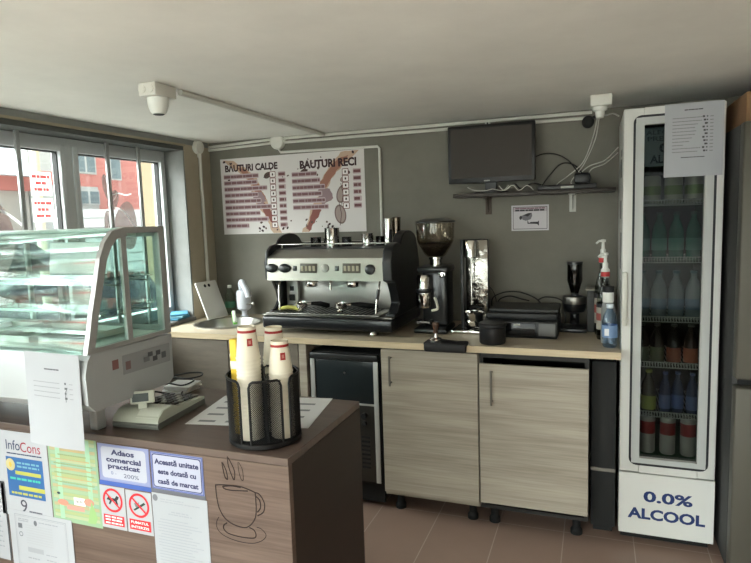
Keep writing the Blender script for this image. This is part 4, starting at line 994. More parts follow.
    for k in range(11):
        y = .228-k*.0132; s.words(.028, .028+(.11, .105, .09, .08, .085, .08, .07, .065, .04, .10, .09)[k], y, .0028, g, 1, .93)
        s.rect(.134+.004*(k % 3), y-.001, .142+.004*(k % 3), y+.006, g2, 1); s.rect(.148, y, .153, y+.005, g2, 1); s.rect(.160, y, .172, y+.003, g, 1)
    s.words(.06, .145, .074, .003, g2, 1, .95)
    tag(s.build('price_sheet'), 'white price list sheet taped on top of the drinks cooler door', 'paper')
    # drinks
    al = M('can_silver', (190,190,180), .3, .8)
    def can(nm, x, y, z, r, h, body, lab, cat, group, band=None, bz=(.35, .7)):
        t_ = thing(nm, lab, cat, (x, y, z), 0, group)
        m_ = MB(); m_.lathe((0, 0, 0), [(0, .001), (r*.8, .001), (r, .008), (r, h*bz[0]), (r, h*bz[1], band or body), (r, h-.012), (r*.84, h), (r*.8, h-.004), (0, h-.004)], body, 20); m_.build('can_body', t_, True)
        m_ = MB(); m_.lathe((0, 0, 0), [(r*.79, h-.0035), (r*.2, h-.003), (0, h-.003)], al, 18); m_.build('can_lid', t_, True)
        return t_
    def bottle(nm, x, y, z, r, h, gm, capm, lm, lab, cat, group, lz=(.25, .5)):
        t_ = thing(nm, lab, cat, (x, y, z), 0, group)
        m_ = MB(); m_.lathe((0, 0, 0), [(0, .001), (r*.9, .001), (r, .008), (r, h*.6), (r*.75, h*.74), (r*.38, h*.86), (r*.36, h*.97), (0, h*.97)], gm, 20); m_.build('bottle_body', t_, True)
        m_ = MB(); m_.lathe((0, 0, 0), [(r*.37, h*.94), (r*.45, h*.945), (r*.45, h), (0, h)], capm, 16); m_.build('cap', t_, True)
        m_ = MB(); m_.lathe((0, 0, 0), [(r*1.01, h*lz[0]), (r*1.02, h*lz[0]+.001), (r*1.02, h*lz[1]), (r*1.01, h*lz[1]+.001)], lm, 20); m_.build('label', t_, True)
        return t_
    def row(first, xs, y, z, labs):
        o = first
        for i, x in enumerate(xs):
            q = o if i == 0 else copy_tree(o)
            q.location = (x, y, z); q['label'] = labs[i]
    YR = YF+.098; YR2 = YR+.085
    # top shelf: silver and green cans
    z = zs[0]+.004
    pos3 = ('left', 'middle', 'right')
    c = can('drink_can', 0, 0, 0, .033, .115, M('can_pale', (178,176,158), .35, .4), '', 'can', 'cans on the top cooler shelf', M('can_green', (112,134,60), .4, .3), (.3, .62))
    row(c, (1.185, 1.267, 1.345), YR, z, ['silver and green drink can, %s of front row on top cooler shelf' % p for p in pos3])
    c = can('drink_can', 0, 0, 0, .033, .115, M('can_pale'), '', 'can', 'cans at the back of the top cooler shelf', M('can_green'), (.3, .62))
    row(c, (1.19, 1.272, 1.35), YR2, z, ['silver and green drink can, %s of back row on top cooler shelf' % p for p in pos3])
    # second: green bottles
    gg = M('green_bottle', (30,104,86), .25, coat=.2); z = zs[1]+.004
    p4 = ('far left', 'second from left', 'third from left', 'far right')
    c = bottle('green_bottle', 0, 0, 0, .029, .20, gg, M('cap_dark_green', (22,70,60), .4), M('label_teal', (70,140,124), .5), '', 'bottle', 'green bottles on the second cooler shelf', (.2, .45))
    row(c, (1.15, 1.215, 1.28, 1.345), YR, z, ['green plastic bottle, %s on the second cooler shelf' % p for p in p4])
    # third: clear and blue water bottles, packets
    z = zs[2]+.004
    c = bottle('clear_bottle', 0, 0, 0, .031, .205, M('bottle_pale', (120,132,136), .25), M('cap_teal', (30,80,92), .4), M('label_blue', (74,104,130), .5), '', 'water bottle', 'water bottles on the third cooler shelf', (.2, .42))
    row(c, (1.152, 1.218, 1.284, 1.35), YR, z, ['pale water bottle with blue label, %s on third cooler shelf' % p for p in p4])
    # fourth: brown bottles with cream and orange labels
    z = zs[3]+.004
    for i, x in enumerate((1.155, 1.215, 1.28, 1.345)):
        cc = ((84,96,70), (92,104,70), (150,80,56), (160,84,58))[i]
        bottle('glass_bottle', x, YR, z, .028, .172, M('brown_glass', (34,26,20), .2), M('cap_grey', (100,100,96), .4), M('label_small_%d' % i, cc, .5),
               ('dark glass bottle with green cream label, %s on fourth cooler shelf' if i < 2 else 'dark glass bottle with orange label, %s on fourth cooler shelf') % p4[i], 'bottle', 'glass bottles on the fourth cooler shelf', (.06, .42))
    # fifth: yellow green bottle and blue ones
    z = zs[4]+.004
    bottle('juice_bottle', 1.185, YR, z, .03, .185, M('amber_drink', (52,44,24), .2), M('cap_lime', (168,172,70), .4), M('label_lime', (168,178,84), .5), 'lime capped bottle with yellow green label on fifth cooler shelf', 'bottle', None, (.08, .4))
    for i, x in enumerate((1.25, 1.30, 1.355)):
        bottle('blue_bottle', x, YR+.01*(i == 1), z, .024, .18, M('blue_dark_bottle', (40,52,84), .2), M('cap_blue', (50,70,130), .4), M('label_bluewhite', (84,100,150), .5),
               'blue labelled bottle, %s of three on the fifth cooler shelf' % pos3[i], 'bottle', 'blue bottles on the fifth cooler shelf', (.12, .45))
    # bottom: tall red and white cans
    z = .393
    c = can('tall_can', 0, 0, 0, .031, .165, M('can_white', (176,170,164), .35, .2), '', 'can', 'tall cans at the bottom of the cooler', M('can_red', (150,44,44), .4, .2), (.55, .88))
    row(c, (1.182, 1.262, 1.342), YR-.01, z, ['tall red and white drink can, %s at the cooler bottom' % p for p in pos3])
cooler()

# ------------------------------------------------------------ steel fridge at the right edge, and the box on it
def steel_fridge():
    t = thing('steel_fridge', 'tall grey steel two door fridge at right edge beside cooler', 'fridge', (1.8, -.35, 0))
    bd = M('fridge_side', (44,44,43), .6); fm = M('fridge_steel', (80,77,69), .5, .3)
    MB().box(1.452, 2.06, -.69, -.04, .04, 1.755, bd, .005).build('cabinet_body', t)
    MB().box(1.452, 2.06, -.755, -.695, .818, 1.758, fm, .008, 3).build('upper_door', t)
    MB().box(1.452, 2.06, -.755, -.695, .05, .788, fm, .008, 3).build('lower_door', t)
    MB().box(1.47, 2.04, -.70, -.69, .788, .818, blackm).build('gap', t)
    for x in (1.5, 2.0):
        for y in (-.66, -.1): MB().cyl((x, y, 0), (x, y, .04), .02, blackm).build('foot', t)
    t = thing('cardboard_box', 'brown cardboard box lying on top of the steel fridge', 'box', (1.85, -.5, 1.76))
    m = MB(); cb = M('cardboard', (124,94,66), .8, vary=.06, vscale=6); m.box(1.475, 1.95, -.66, -.2, 1.7565, 1.875, cb, .002, 1); m.build('carton', t)
    m = MB(); m.box(1.53, 1.64, -.6612, -.6602, 1.80, 1.85, M('box_print', (84,60,44), .7)); m.prism([(1.66, 1.79), (1.70, 1.83), (1.75, 1.80), (1.72, 1.77)], 'y', -.6612, -.6602, M('box_print')); m.build('printed_mark', t)
    MB().box(1.475, 1.95, -.46, -.40, 1.8752, 1.8758, M('packing_tape', (170,140,96), .3)).build('tape', t)
steel_fridge()

# ------------------------------------------------------------ service counter
def counter():
    X0, X1, YF, YB, ZT = -1.33, .228, -1.94, -1.45, .853
    t = thing('service_counter', 'brown walnut service counter with coffee cup engraving', 'counter', (-.55, -1.7, 0))
    MB().box(X0, X1, YF, YB, ZT-.022, ZT, walnut_top, .0015, 1).build('countertop', t)
    MB().box(X0, X1, YF, YF+.02, 0, ZT-.0222, walnut).build('front_panel', t, smooth=False)
    MB().box(X1-.02, X1, YF+.0203, YB-.001, 0, ZT-.0225, M('shaded_end_panel', (42,31,26), .5, vary=.05, vscale=4, stretch=(1,1,6))).build('end_panel', t, smooth=False)  # laminate darkened here to carry the shade on this side of the counter
    MB().box(X0, X0+.018, YF+.0205, YB-.001, 0, ZT-.0225, walnut).build('end_panel', t, smooth=False)
    MB().box(X0+.019, X1-.02, YF+.03, YB-.03, .3, .318, walnut).build('inner_shelf', t, smooth=False)
    # engraved cup drawing (burnt line in the panel)
    Z0 = .56
    s = Sheet((-.03, YF-.0003, Z0), (1, 0, 0), (0, 0, 1), .2, .26, walnut, th=.0003)
    s.mb.bm.free(); s.mb.bm = bmesh.new()
    bn = ink(46,33,28); w = .0034
    def el(cx, cy, rx, ry, a0=0, a1=360, n=26): return [(cx+rx*math.cos(R(a0+(a1-a0)*k/n)), cy+ry*math.sin(R(a0+(a1-a0)*k/n))) for k in range(n+1)]
    # convert from pixels of the close-up to panel metres
    def q(px, py): 
        X_, Y_ = 200+px*.2008, 450+py*.2007
        return (-.013+(X_-211)*.00309+.03, .839-(Y_-458-.11*(X_-236))*.0028-Z0)
    def C(pts, wd=w):
        P_ = [q(*p) for p in pts]; Q_ = []; n_ = len(P_)
        for i in range(n_-1):
            a, b, c, d = P_[max(i-1, 0)], P_[i], P_[i+1], P_[min(i+2, n_-1)]
            for k in range(5):
                u_ = k/5; Q_.append(tuple(.5*(2*b[j]+(c[j]-a[j])*u_+(2*a[j]-5*b[j]+4*c[j]-d[j])*u_*u_+(3*b[j]-a[j]-3*c[j]+d[j])*u_**3) for j in (0, 1)))
        s.line(Q_+[P_[-1]], wd, bn, 0)
    C([(78, 182), (80, 240), (90, 300), (118, 350), (165, 380), (225, 388), (265, 350), (278, 300), (278, 215)])
    C([(78, 182), (120, 180), (200, 185), (250, 200), (278, 212)]); C([(115, 188), (125, 200), (165, 206), (240, 206)]); C([(115, 188), (160, 184), (205, 190)])
    C([(280, 212), (300, 222), (320, 262), (314, 305), (284, 326)]); C([(282, 232), (298, 250), (300, 285), (284, 308)])
    C([(125, 372), (108, 385), (108, 405), (130, 425), (190, 438), (255, 440), (270, 425), (262, 400), (240, 388)])
    C([(84, 345), (70, 375), (76, 410), (110, 440), (180, 462), (250, 466), (300, 448), (320, 420), (300, 392), (276, 384)], .0022)
    C([(118, 68), (122, 100), (130, 140), (142, 150), (138, 110), (122, 70)]); C([(148, 40), (150, 80), (164, 130), (176, 152), (180, 110), (160, 60), (148, 40)]); C([(200, 66), (202, 110), (212, 150), (222, 150), (220, 100), (204, 66)], .0022)
    s.build('cup_engraving', t)
    # notices taped on the front
    U, V = (1, 0, 0), (0, 0, 1); YN = YF-.0012
    def sheet(x0, x1, z0, z1, base=paper, d=0, sh=0): return Sheet((x0, YN-d, z0), (1, 0, sh), V, x1-x0, z1-z0, base)
    # consumer information
    s = sheet(-.832, -.612, .545, .828)
    bl = ink(38,88,142); ye = ink(166,166,74); nv = ink(34,46,80); rd = ink(150,44,60)
    s.text('Info', .045, .222, .06, .032, nv, 1, .0); s.text('Cons', .107, .219, .085, .032, rd, 1, .0); s.words(.045, .195, .208, .004, nv, 1, .95)
    s.rect(.038, .068, .196, .198, bl, 0); s.rect(.075, .142, .185, .154, ye, 1); s.rect(.085, .092, .196, .106, ye, 1)
    s.ring(.056, .172, .006, .02, ink(176,166,120), 1); s.ell(.056, .172, .006, .009, ink(190,160,60), 2)
    s.words(.085, .18, .178, .006, ink(100,150,166), 1); s.words(.085, .18, .166, .006, ink(100,150,166), 1); s.words(.05, .18, .124, .007, ink(60,170,150), 1); s.words(.05, .18, .076, .007, ye, 1)
    s.text('9', .085, .018, .028, .042, ink(60,60,70), 1, .0); s.words(.12, .175, .02, .006, ink(90,90,100), 1, .95)
    tag(s.build('information_notice'), 'white notice with blue and yellow panel, upper left on the counter front', 'notice')
    # green certificate
    s = sheet(-.608, -.412, .56, .832, M('certificate_green', (134,162,130), .7))
    for k in range(22):
        c = ((154,164,116), (160,168,134), (132,164,142), (166,154,118), (144,166,134))[k % 5]
        s.rect(.008, .262-k*.0118, .188, .272-k*.0118, ink(*c), 0)
    for x in (.03, .15): s.rect(x, .01, x+.018, .27, ink(146,182,152), 1)
    s.ring(.098, .252, .006, .011, ink(70,110,170), 2)
    for k, (a, b) in enumerate(((.055, .14), (.04, .155), (.03, .17), (.02, .175), (.02, .175), (.02, .178), (.02, .17), (.02, .178), (.03, .16))):
        s.words(a, b, .228-k*.0145, .0035, ink(134,146,100) if k % 2 else ink(176,150,104), 2, .93)
    s.rect(.09, .06, .135, .085, ink(224,222,214), 2); s.text('BON', .10, .068, .024, .009, ink(60,60,60), 3); s.ell(.045, .062, .022, .010, ink(190,130,110), 2); s.ell(.15, .075, .02, .012, ink(188,134,116), 2); s.rect(.06, .042, .13, .056, ink(190,140,128), 3); s.ell(.03, .09, .007, .004, ink(40,60,70), 3)
    s.poly([(.14, .01), (.16, .08), (.18, .03), (.17, .01)], ink(138,172,112), 3)
    tag(s.build('green_certificate'), 'green and yellow patterned certificate on counter front below the case', 'notice')
    # price markup notice
    s = sheet(-.407, -.219, .715, .828, M('notice_lilac', (132,138,172), .5))
    s.frame(.002, .002, .186, .111, .002, ink(120,128,176)); s.rrect(.012, .010, .176, .105, .01, ink(170,172,184), 1)
    nk = ink(44,46,84)
    s.text('Adaos', .05, .082, .085, .017, nk, 2, .04); s.text('comercial', .03, .060, .128, .016, nk, 2, .04); s.text('practicat', .035, .036, .118, .019, nk, 2, .04)
    s.text('0 -', .045, .022, .02, .010, ink(90,100,140), 2, 0); s.text('200%', .092, .017, .055, .012, ink(60,64,90), 2, 0)
    tag(s.build('markup_notice'), 'lilac framed notice Adaos comercial practicat on counter front', 'sign')
    s = sheet(-.41, -.219, .701, .7145, M('blue_strip', (60,88,160), .5))
    tag(s.build('blue_strip'), 'blue strip under the lilac framed markup notice', 'sign')
    s = sheet(-.214, -.036, .715, .825, M('notice_lilac'))
    s.frame(.001, .001, .177, .109, .003, ink(80,92,150)); s.rrect(.006, .006, .172, .104, .008, ink(40,46,90), 1); s.rrect(.0085, .0085, .1695, .1015, .007, ink(168,170,188), 2)
    s.text('Aceast\u0103 unitate', .014, .074, .15, .018, nk, 3, .04); s.text('este dotat\u0103 cu', .024, .046, .13, .017, nk, 3, .04); s.text('cas\u0103 de marcat', .022, .017, .138, .017, nk, 3, .04)
    tag(s.build('register_notice'), 'lilac notice Această unitate with dark rounded border on counter front', 'sign')
    s = sheet(-.219, -.034, .704, .7145, M('grey_strip', (92,94,102), .5))
    tag(s.build('grey_strip'), 'dark grey strip above the long text sheet', 'sign')
    rd = ink(196,34,44)
    # no animals
    s = sheet(-.412, -.319, .568, .699)
    s.ring(.047, .088, .030, .037, rd, 1); s.poly([(.024, .088), (.03, .098), (.04, .095), (.055, .095), (.062, .104), (.071, .101), (.068, .094), (.063, .09), (.066, .076), (.06, .076), (.056, .086), (.044, .086), (.036, .074), (.031, .076), (.036, .086), (.03, .088)], ink(30,30,34), 0)
    s.line([(.022, .110), (.072, .066)], .006, rd, 2); s.rect(.008, .010, .085, .042, rd, 1)
    s.words(.014, .079, .033, .005, ink(230,210,210), 2); s.words(.014, .079, .024, .005, ink(230,210,210), 2); s.words(.014, .079, .014, .005, ink(230,210,210), 2)
    tag(s.build('no_animals_sign'), 'small red and white sign with crossed out dog', 'sign')
    s = sheet(-.315, -.222, .568, .697)
    s.ring(.047, .086, .030, .037, rd, 1); s.poly([(.026, .072), (.03, .068), (.07, .092), (.066, .098)], ink(40,60,50), 0); s.poly([(.03, .09), (.036, .1), (.04, .088), (.048, .098), (.044, .08), (.034, .08)], ink(110,110,110), 0)
    s.line([(.022, .108), (.072, .064)], .006, rd, 2); s.rect(.008, .010, .085, .042, rd, 1)
    s.text('FUMATUL', .014, .029, .064, .008, ink(236,226,226), 2, .02); s.text('INTERZIS', .014, .015, .064, .008, ink(236,226,226), 2, .02)
    tag(s.build('no_smoking_sign'), 'small red and white no smoking sign FUMATUL INTERZIS', 'sign')
    # long text sheet
    s = sheet(-.219, -.03, .40, .7025, M('sheet_grey', (160,163,168), .7))
    g = ink(150,153,158)
    s.ell(.012, .288, .009, .01, ink(110,112,118), 1); s.words(.03, .11, .285, .003, g, 1); s.words(.03, .17, .278, .003, g, 1); s.words(.065, .125, .25, .0035, g, 1); s.words(.055, .135, .243, .0035, g, 1)
    for k in range(24): s.words(.015 if k % 5 else .025, .17-random.uniform(0, .05), .225-k*.0088, .0026, g, 1, .93)
    tag(s.build('text_sheet'), 'long white sheet of fine print beside the engraved cup', 'paper')
    # framed certificate, lower left
    s = sheet(-.805, -.536, .37, .566, paper, .0012)
    g = ink(140,142,146); dk = ink(96,98,104)
    s.frame(.025, .012, .245, .184, .002, g); s.frame(.03, .017, .24, .179, .001, g); s.words(.04, .09, .168, .003, g, 1); s.words(.04, .085, .162, .003, g, 1); s.words(.13, .21, .166, .003, g, 1)
    s.rect(.038, .138, .056, .154, dk, 1); s.ring(.048, .118, .006, .008, dk, 1); s.ell(.115, .163, .007, .009, dk, 1)
    for k in range(8): s.words(.07, .185, .15-k*.0085, .0042, ink(160,162,166), 1, .95)
    s.rect(.072, .062, .14, .078, ink(150,152,156), 1); s.words(.07, .12, .04, .004, g, 1); s.words(.15, .20, .062, .003, g, 1); s.words(.15, .19, .045, .003, g, 1)
    tag(s.build('framed_certificate'), 'white certificate with thin grey border, low left on counter front', 'paper')
    s = sheet(-1.02, -.812, .385, .655, paper)
    s.rect(0, .264, .208, .27, ink(60,62,66), 1); s.rect(.202, 0, .208, .264, ink(60,62,66), 1)
    for k in range(12): s.words(.02, .18, .23-k*.017, .004, g, 1)
    tag(s.build('edged_sheet'), 'dark edged white sheet at the far left of counter front', 'paper')
counter()

# ------------------------------------------------------------ refrigerated display case on the counter
def display_case():
    XR, XL = -.352, -1.25
    t = thing('display_case', 'grey countertop display case with curved glass front, empty shelves', 'display case', (-.8, -1.8, .854))
    cg = M('case_grey', (166,169,171), .4, .15); cw = M('case_white', (214,218,214), .4); cr = M('case_rim', (160,160,158), .35, .3)
    lower = [(-2.0, 1.09), (-2.012, 1.05), (-2.010, .965), (-1.985, .94), (-1.68, .94), (-1.658, .955), (-1.655, 1.10), (-1.985, 1.105)]
    m = MB(); m.prism(lower, 'x', XL, XR, cg); m.build('base_unit', t, smooth=True, ang=20)
    m = MB(); m.box(XL+.02, XR-.02, -1.96, -1.67, 1.1052, 1.112, cw); m.build('deck', t)
    for x in (-.44, -1.16):
        for y in (-1.90, -1.70): MB().box(x-.015, x+.015, y-.018, y+.018, .8532, .9395, cg, .004).build('foot', t)
    # curved profile shared by side frames and front glass
    prof = [(-2.0, 1.105), (-1.985, 1.16), (-1.972, 1.215), (-1.949, 1.293), (-1.928, 1.37), (-1.905, 1.415), (-1.875, 1.445), (-1.825, 1.4545)]
    inner = [(p[0]+.026*(1 if i < 5 else .9 if i == 5 else .6 if i == 6 else .3), p[1]-(0 if i < 4 else .006 if i == 4 else .016 if i == 5 else .024 if i == 6 else .026)) for i, p in enumerate(prof)]
    for xa, xb in ((XR-.016, XR), (XL, XL+.016)):
        m = MB()
        for i in range(len(prof)-1):
            m.prism([prof[i], prof[i+1], inner[i+1], inner[i]], 'x', xa, xb, cr)
        m.box(xa, xb, -1.825, -1.655, 1.4365, 1.4545, cr); m.box(xa, xb, -1.682, -1.655, 1.105, 1.4365, cr)
        m.box(xa, xb, -1.976, -1.68, 1.105, 1.118, cr)
        m.box(xa+.002, xb-.002, -1.842, -1.822, 1.118, 1.4365, cr)
        m.build('side_frame', t, smooth=False)
        m = MB(); gx = (xa+xb)/2
        pg = [inner[0], inner[1], inner[2], inner[3], inner[4], inner[5], inner[6], (-1.82, 1.437), (-1.682, 1.437), (-1.682, 1.117), (-1.97, 1.117)]
        m.prism(pg[1:], 'x', gx-.002, gx+.002, glassm('side_glass', (232,244,240), 1.1)); m.build('side_glass', t, smooth=False)
    # front glass
    m = MB(); m.recalc = False
    xs = (XL+.017, XR-.017)
    for i in range(len(prof)-1):
        a, b = prof[i], prof[i+1]
        m.raw([(xs[0], a[0]+.003, a[1]), (xs[1], a[0]+.003, a[1]), (xs[1], b[0]+.003, b[1]-.001), (xs[0], b[0]+.003, b[1]-.001)], [(0, 1, 2, 3)], caseglass)
    o = m.build('front_glass', t, smooth=True, ang=80); sd = o.modifiers.new('s', 'SOLIDIFY'); sd.thickness = .003; sd.offset = -1
    # top and lamp strip
    MB().box(XL+.016, XR-.016, -1.825, -1.655, 1.440, 1.4545, M('top_glass_edge', (190,204,200), .2), .002).build('top_panel', t)
    m = MB(); m.box(XL+.02, XR-.02, -1.80, -1.76, 1.428, 1.4395, cw); m.build('lamp_strip', t)
    # rear sliding doors
    m = MB()
    for xa, xb, y in ((XL+.017, -.79, -1.662), (-.82, XR-.017, -1.668)):
        for a, b in ((xa, xa+.02), (xb-.02, xb)): m.box(a, b, y-.003, y+.003, 1.113, 1.439, cr)
        m.box(xa, xb, y-.003, y+.003, 1.113, 1.13, cr); m.box(xa, xb, y-.003, y+.003, 1.422, 1.439, cr)
    rd = m.build('rear_door', t, smooth=False)
    m = MB(); m.box(XL+.037, -.81, -1.6635, -1.6605, 1.13, 1.422, glass); m.box(-.80, XR-.037, -1.6695, -1.6665, 1.13, 1.422, glass); m.build('rear_glass', t, smooth=False)
    # shelves: glass with wire supports
    for z, yf in ((1.305, -1.925), (1.215, -1.945)):
        m = MB(); m.box(XL+.02, XR-.02, yf, -1.69, z, z+.005, glassm('shelf_glass', (238,248,244), 1.0)); m.box(XL+.02, XR-.02, yf-.002, yf-.0005, z-.001, z+.006, M('glass_edge', (190,214,206), .15)); sh = m.build('glass_shelf', t, smooth=False)
        m = MB()
        m.cyl((XL+.02, yf+.02, z-.004), (XR-.02, yf+.02, z-.004), .002, chrome, seg=6); m.cyl((XL+.02, -1.70, z-.004), (XR-.02, -1.70, z-.004), .002, chrome, seg=6)
        for k in range(24):
            x = XL+.03+k*(XR-XL-.06)/23; m.cyl((x, yf+.01, z-.006), (x, -1.70, z-.006), .0014, chrome, seg=5)
        for x in (XR-.022, XL+.022): m.tube([(x, yf+.02, z-.012), (x, yf+.08, z-.022), (x, yf+.14, z-.010), (x, -1.72, z-.02)], .003, chrome, 6, smooth=4)
        m.build('wire_support', sh)
    # control label and sticker on the side of the base
    m = MB(); lb = M('control_panel_grey', (140,142,144), .4)
    m.prism([(-1.876, 1.018), (-1.670, 1.012), (-1.670, 1.072), (-1.876, 1.076)], 'x', XR+.0004, XR+.0016, lb)
    for y0, y1, z0, z1, c in ((-1.865, -1.845, 1.03, 1.055, (120,96,96)), (-1.79, -1.765, 1.035, 1.05, (110,112,116)), (-1.75, -1.73, 1.03, 1.045, (70,72,76)), (-1.735, -1.715, 1.045, 1.06, (70,72,76)), (-1.77, -1.75, 1.048, 1.062, (80,82,86)), (-1.71, -1.69, 1.03, 1.05, (90,92,96))):
        m.box(XR+.0016, XR+.0022, y0, y1, z0, z1, ink(*c))
    m.build('control_panel', t, smooth=False)
    MB().box(XR+.0004, XR+.0014, -1.915, -1.892, 1.042, 1.07, ink(122,84,80)).build('sticker', t, smooth=False)
    # paper hanging on the front
    s = Sheet((-.572, -2.0215, .842), (1, 0, -.02), (0, .035, 1), .205, .27, paper, warp=lambda a, b: .006*math.sin(a*PI)*(1-b)+.004*b)
    g = ink(140,140,142); dk = ink(90,90,94)
    s.words(.075, .13, .222, .004, dk, 1, .95)
    for k, y in enumerate((.185, .171, .157, .143)):
        s.words(.03, .13, y, .0022, g, 1, .96); s.rect(.148, y-.001, .154+.003*(k % 2), y+.005, dk, 1); s.rect(.165, y, .178, y+.0022, g, 1)
    s.line([(.152, .135), (.15, .16), (.158, .175)], .002, dk, 2)
    tag(s.build('case_price_sheet'), 'white price sheet hanging from display case front over the counter', 'paper')
    # white price sheet standing inside, seen through the glass
    s = Sheet((-.70, -1.80, 1.312), (1, 0, 0), (0, .12, 1), .24, .10, M('sheet_inside', (226,230,232), .6))
    tag(s.build('sheet_inside'), 'blank white sheet on upper shelf inside the display case', 'paper')
    for i, (x, w, lab) in enumerate(((-.55, .14, 'right white plastic tray on the display case floor'), (-.73, .15, 'middle white plastic tray on the display case floor'), (-.92, .15, 'left white plastic tray on the display case floor'))):
        m = MB(); m.box(x-w/2, x+w/2, -1.93, -1.72, 1.1125, 1.116, cw); 
        for a in ((x-w/2, x-w/2+.004, -1.93, -1.72), (x+w/2-.004, x+w/2, -1.93, -1.72), (x-w/2, x+w/2, -1.93, -1.926), (x-w/2, x+w/2, -1.724, -1.72)): m.box(*a, 1.116, 1.132, cw)
        tag(m.build('serving_tray', smooth=False), lab, 'tray', 'trays on the display case floor')
display_case()

# ------------------------------------------------------------ things on the counter
def counter_things():
    Z = .8535
    # cash register
    t = thing('cash_register', 'pale grey electronic cash register with flip display on counter', 'cash register', (-.338, -1.745, Z), R(5))
    pl = M('register_grey', (176,180,166), .4); pd = M('register_dark', (104,106,100), .5)
    m = MB(); m.prism([(-.125, .0), (-.128, .012), (-.122, .018), (.128, .018), (.128, 0)], 'x', -.08, .08, pd)
    prof = [(-.127, .0185), (-.120, .034), (-.095, .050), (-.05, .052), (-.02, .040), (.128, .026), (.128, .0185)]
    m.prism(prof, 'x', -.079, .079, pl); m.build('casing', t, True, ang=50)
    m = MB(); m.prism([(-.122, .032), (-.097, .0506), (-.05, .0526), (-.035, .047)], 'x', .0, .074, M('register_pale', (200,204,192), .35)); m.build('paper_cover', t, True)
    m = MB()
    for i in range(6):
        for j in range(5): m.box(-.065+i*.022, -.049+i*.022, -.008+j*.027, .012+j*.027, .037-.0024*j, .0435-.0024*j, (dark if (i+j) % 3 else M('key_grey', (120,120,112), .5)), .001)
    m.build('keys', t, True)
    m = MB(); m.xf = Matrix.Translation((.0, -.085, .060)) @ Matrix.Rotation(R(30), 4, 'Z') @ Matrix.Rotation(R(-14), 4, 'X'); m.box(-.035, .035, -.006, .006, .004, .042, pl, .003); m.box(-.012, .012, -.005, .005, -.012, .0045, pl); dsp = m.build('display_head', t, True)
    m = MB(); m.xf = Matrix.Translation((.0, -.085, .060)) @ Matrix.Rotation(R(30), 4, 'Z') @ Matrix.Rotation(R(-14), 4, 'X'); m.box(-.029, .018, -.0075, -.0062, .010, .035, M('lcd_dark', (58,66,64), .2)); m.build('lcd', dsp, True)
    # paper bundle and cables behind it
    m = MB()
    for k in range(3):
        m.xf = Matrix.Translation((-.455+.004*k, -1.50+.006*(k % 2), Z+.0005+.009*k)) @ Matrix.Rotation(R(-6+7*k), 4, 'Z'); m.box(-.05, .05, -.045, .045, 0, .0085, M('folded_paper', (206,206,202), .7), .003)
    tag(m.build('paper_stack'), 'small pile of folded white papers under black cables', 'paper')
    def cord(pts, lab): tag(MB().tube(pts, .003, cable_b, 7, smooth=8).build('power_cable'), lab, 'cable', 'black cables by the cash register')
    c = Vector((-.45, -1.50, Z+.034))
    cord([c+Vector(v) for v in ((-.05, -.05, 0), (-.02, -.055, .008), (.04, -.05, .002), (.055, -.01, .006), (.03, .02, .004), (-.03, .01, .008), (-.055, -.01, .003))], 'black cable loop lying lowest on the folded papers')
    cord([c+Vector(v) for v in ((-.05, .02, .014), (0, .045, .02), (.05, .05, .022), (.065, .02, .018), (.02, -.01, .014), (-.04, 0, .016))], 'black cable loop lying highest on the folded papers')
    cord([(-.40, -1.56, Z+.004), (-.385, -1.58, Z+.008), (-.375, -1.60, Z+.02), (-.36, -1.61, Z+.034)], 'black cable plugged into the rear of the cash register')
    cord([(-.50, -1.62, Z+.004), (-.48, -1.64, Z+.03), (-.45, -1.65, Z+.04), (-.425, -1.63, Z+.03), (-.42, -1.61, Z+.004)], 'black cable arch between case foot and cash register')
    # label sheet
    P = [Vector((-.205, -1.797, Z+.0006)), Vector((.166, -1.683, Z+.0006)), Vector((.150, -1.407, Z+.0006)), Vector((-.25, -1.533, Z+.0006))]
    u = Vector((math.cos(R(10)), math.sin(R(10)), 0)); v = Vector((-u.y, u.x, 0))
    s = Sheet(P[0]+Vector((-.0, .0, 0)), u, v, .39, .285, M('label_sheet_white', (216,216,216), .6), th=.0005)
    gb = ink(128,130,134)
    for j in range(4):
        for i in range(4): s.rect(.03+i*.088, .022+j*.062, .085+i*.088, .038+j*.062, gb, 1)
    tag(s.build('label_sheet'), 'large white sheet printed with grey labels under the cup holder', 'paper')
    # mesh cup holder
    cx, cy, r = .098, -1.83, .098
    t = thing('cup_holder', 'round black wire mesh holder for paper cups on counter corner', 'cup holder', (cx, cy, Z))
    hb = M('mesh_black', (15,15,17), .45, .2)
    m = MB(); m.lathe((cx, cy, 0), [(0, Z+.001), (r-.004, Z+.001), (r+.002, Z+.006), (r+.002, Z+.016), (r-.003, Z+.02), (r-.008, Z+.014), (0, Z+.012)], hb, 48); m.build('base', t)
    front = math.atan2(-3.21-cy, .961-cx)
    slots = [(-40, -23), (28, 44), (148, 176)]
    panels = [(-23, 28), (44, 148), (176, 320)]
    zt = Z+.188; zb = Z+.018
    for a0, a1 in panels:
        f0, f1 = front+R(a0), front+R(a1)
        # rim with rounded upper corners
        pts = [(f0, zb)]+[(f0, zb+(zt-.016-zb)*k/3) for k in (1, 2, 3)]+[(f0+.05, zt-.004)]
        n = max(6, int((a1-a0)/8)); pts += [(f0+.12+(f1-f0-.24)*k/n, zt) for k in range(n+1)]
        pts += [(f1-.05, zt-.004)]+[(f1, zb+(zt-.016-zb)*k/3) for k in (3, 2, 1)]+[(f1, zb)]
        m = MB(); m.tube([(cx+r*math.cos(a), cy+r*math.sin(a), z) for a, z in pts], .0034, hb, 8); m.build('rim', t)
        # wire lattice
        m = MB(); m.recalc = False
        step = .0052; nc = int((f1-f0)*r/(step/2)); nr = int((zt-zb)/(step/2)); vv = {}
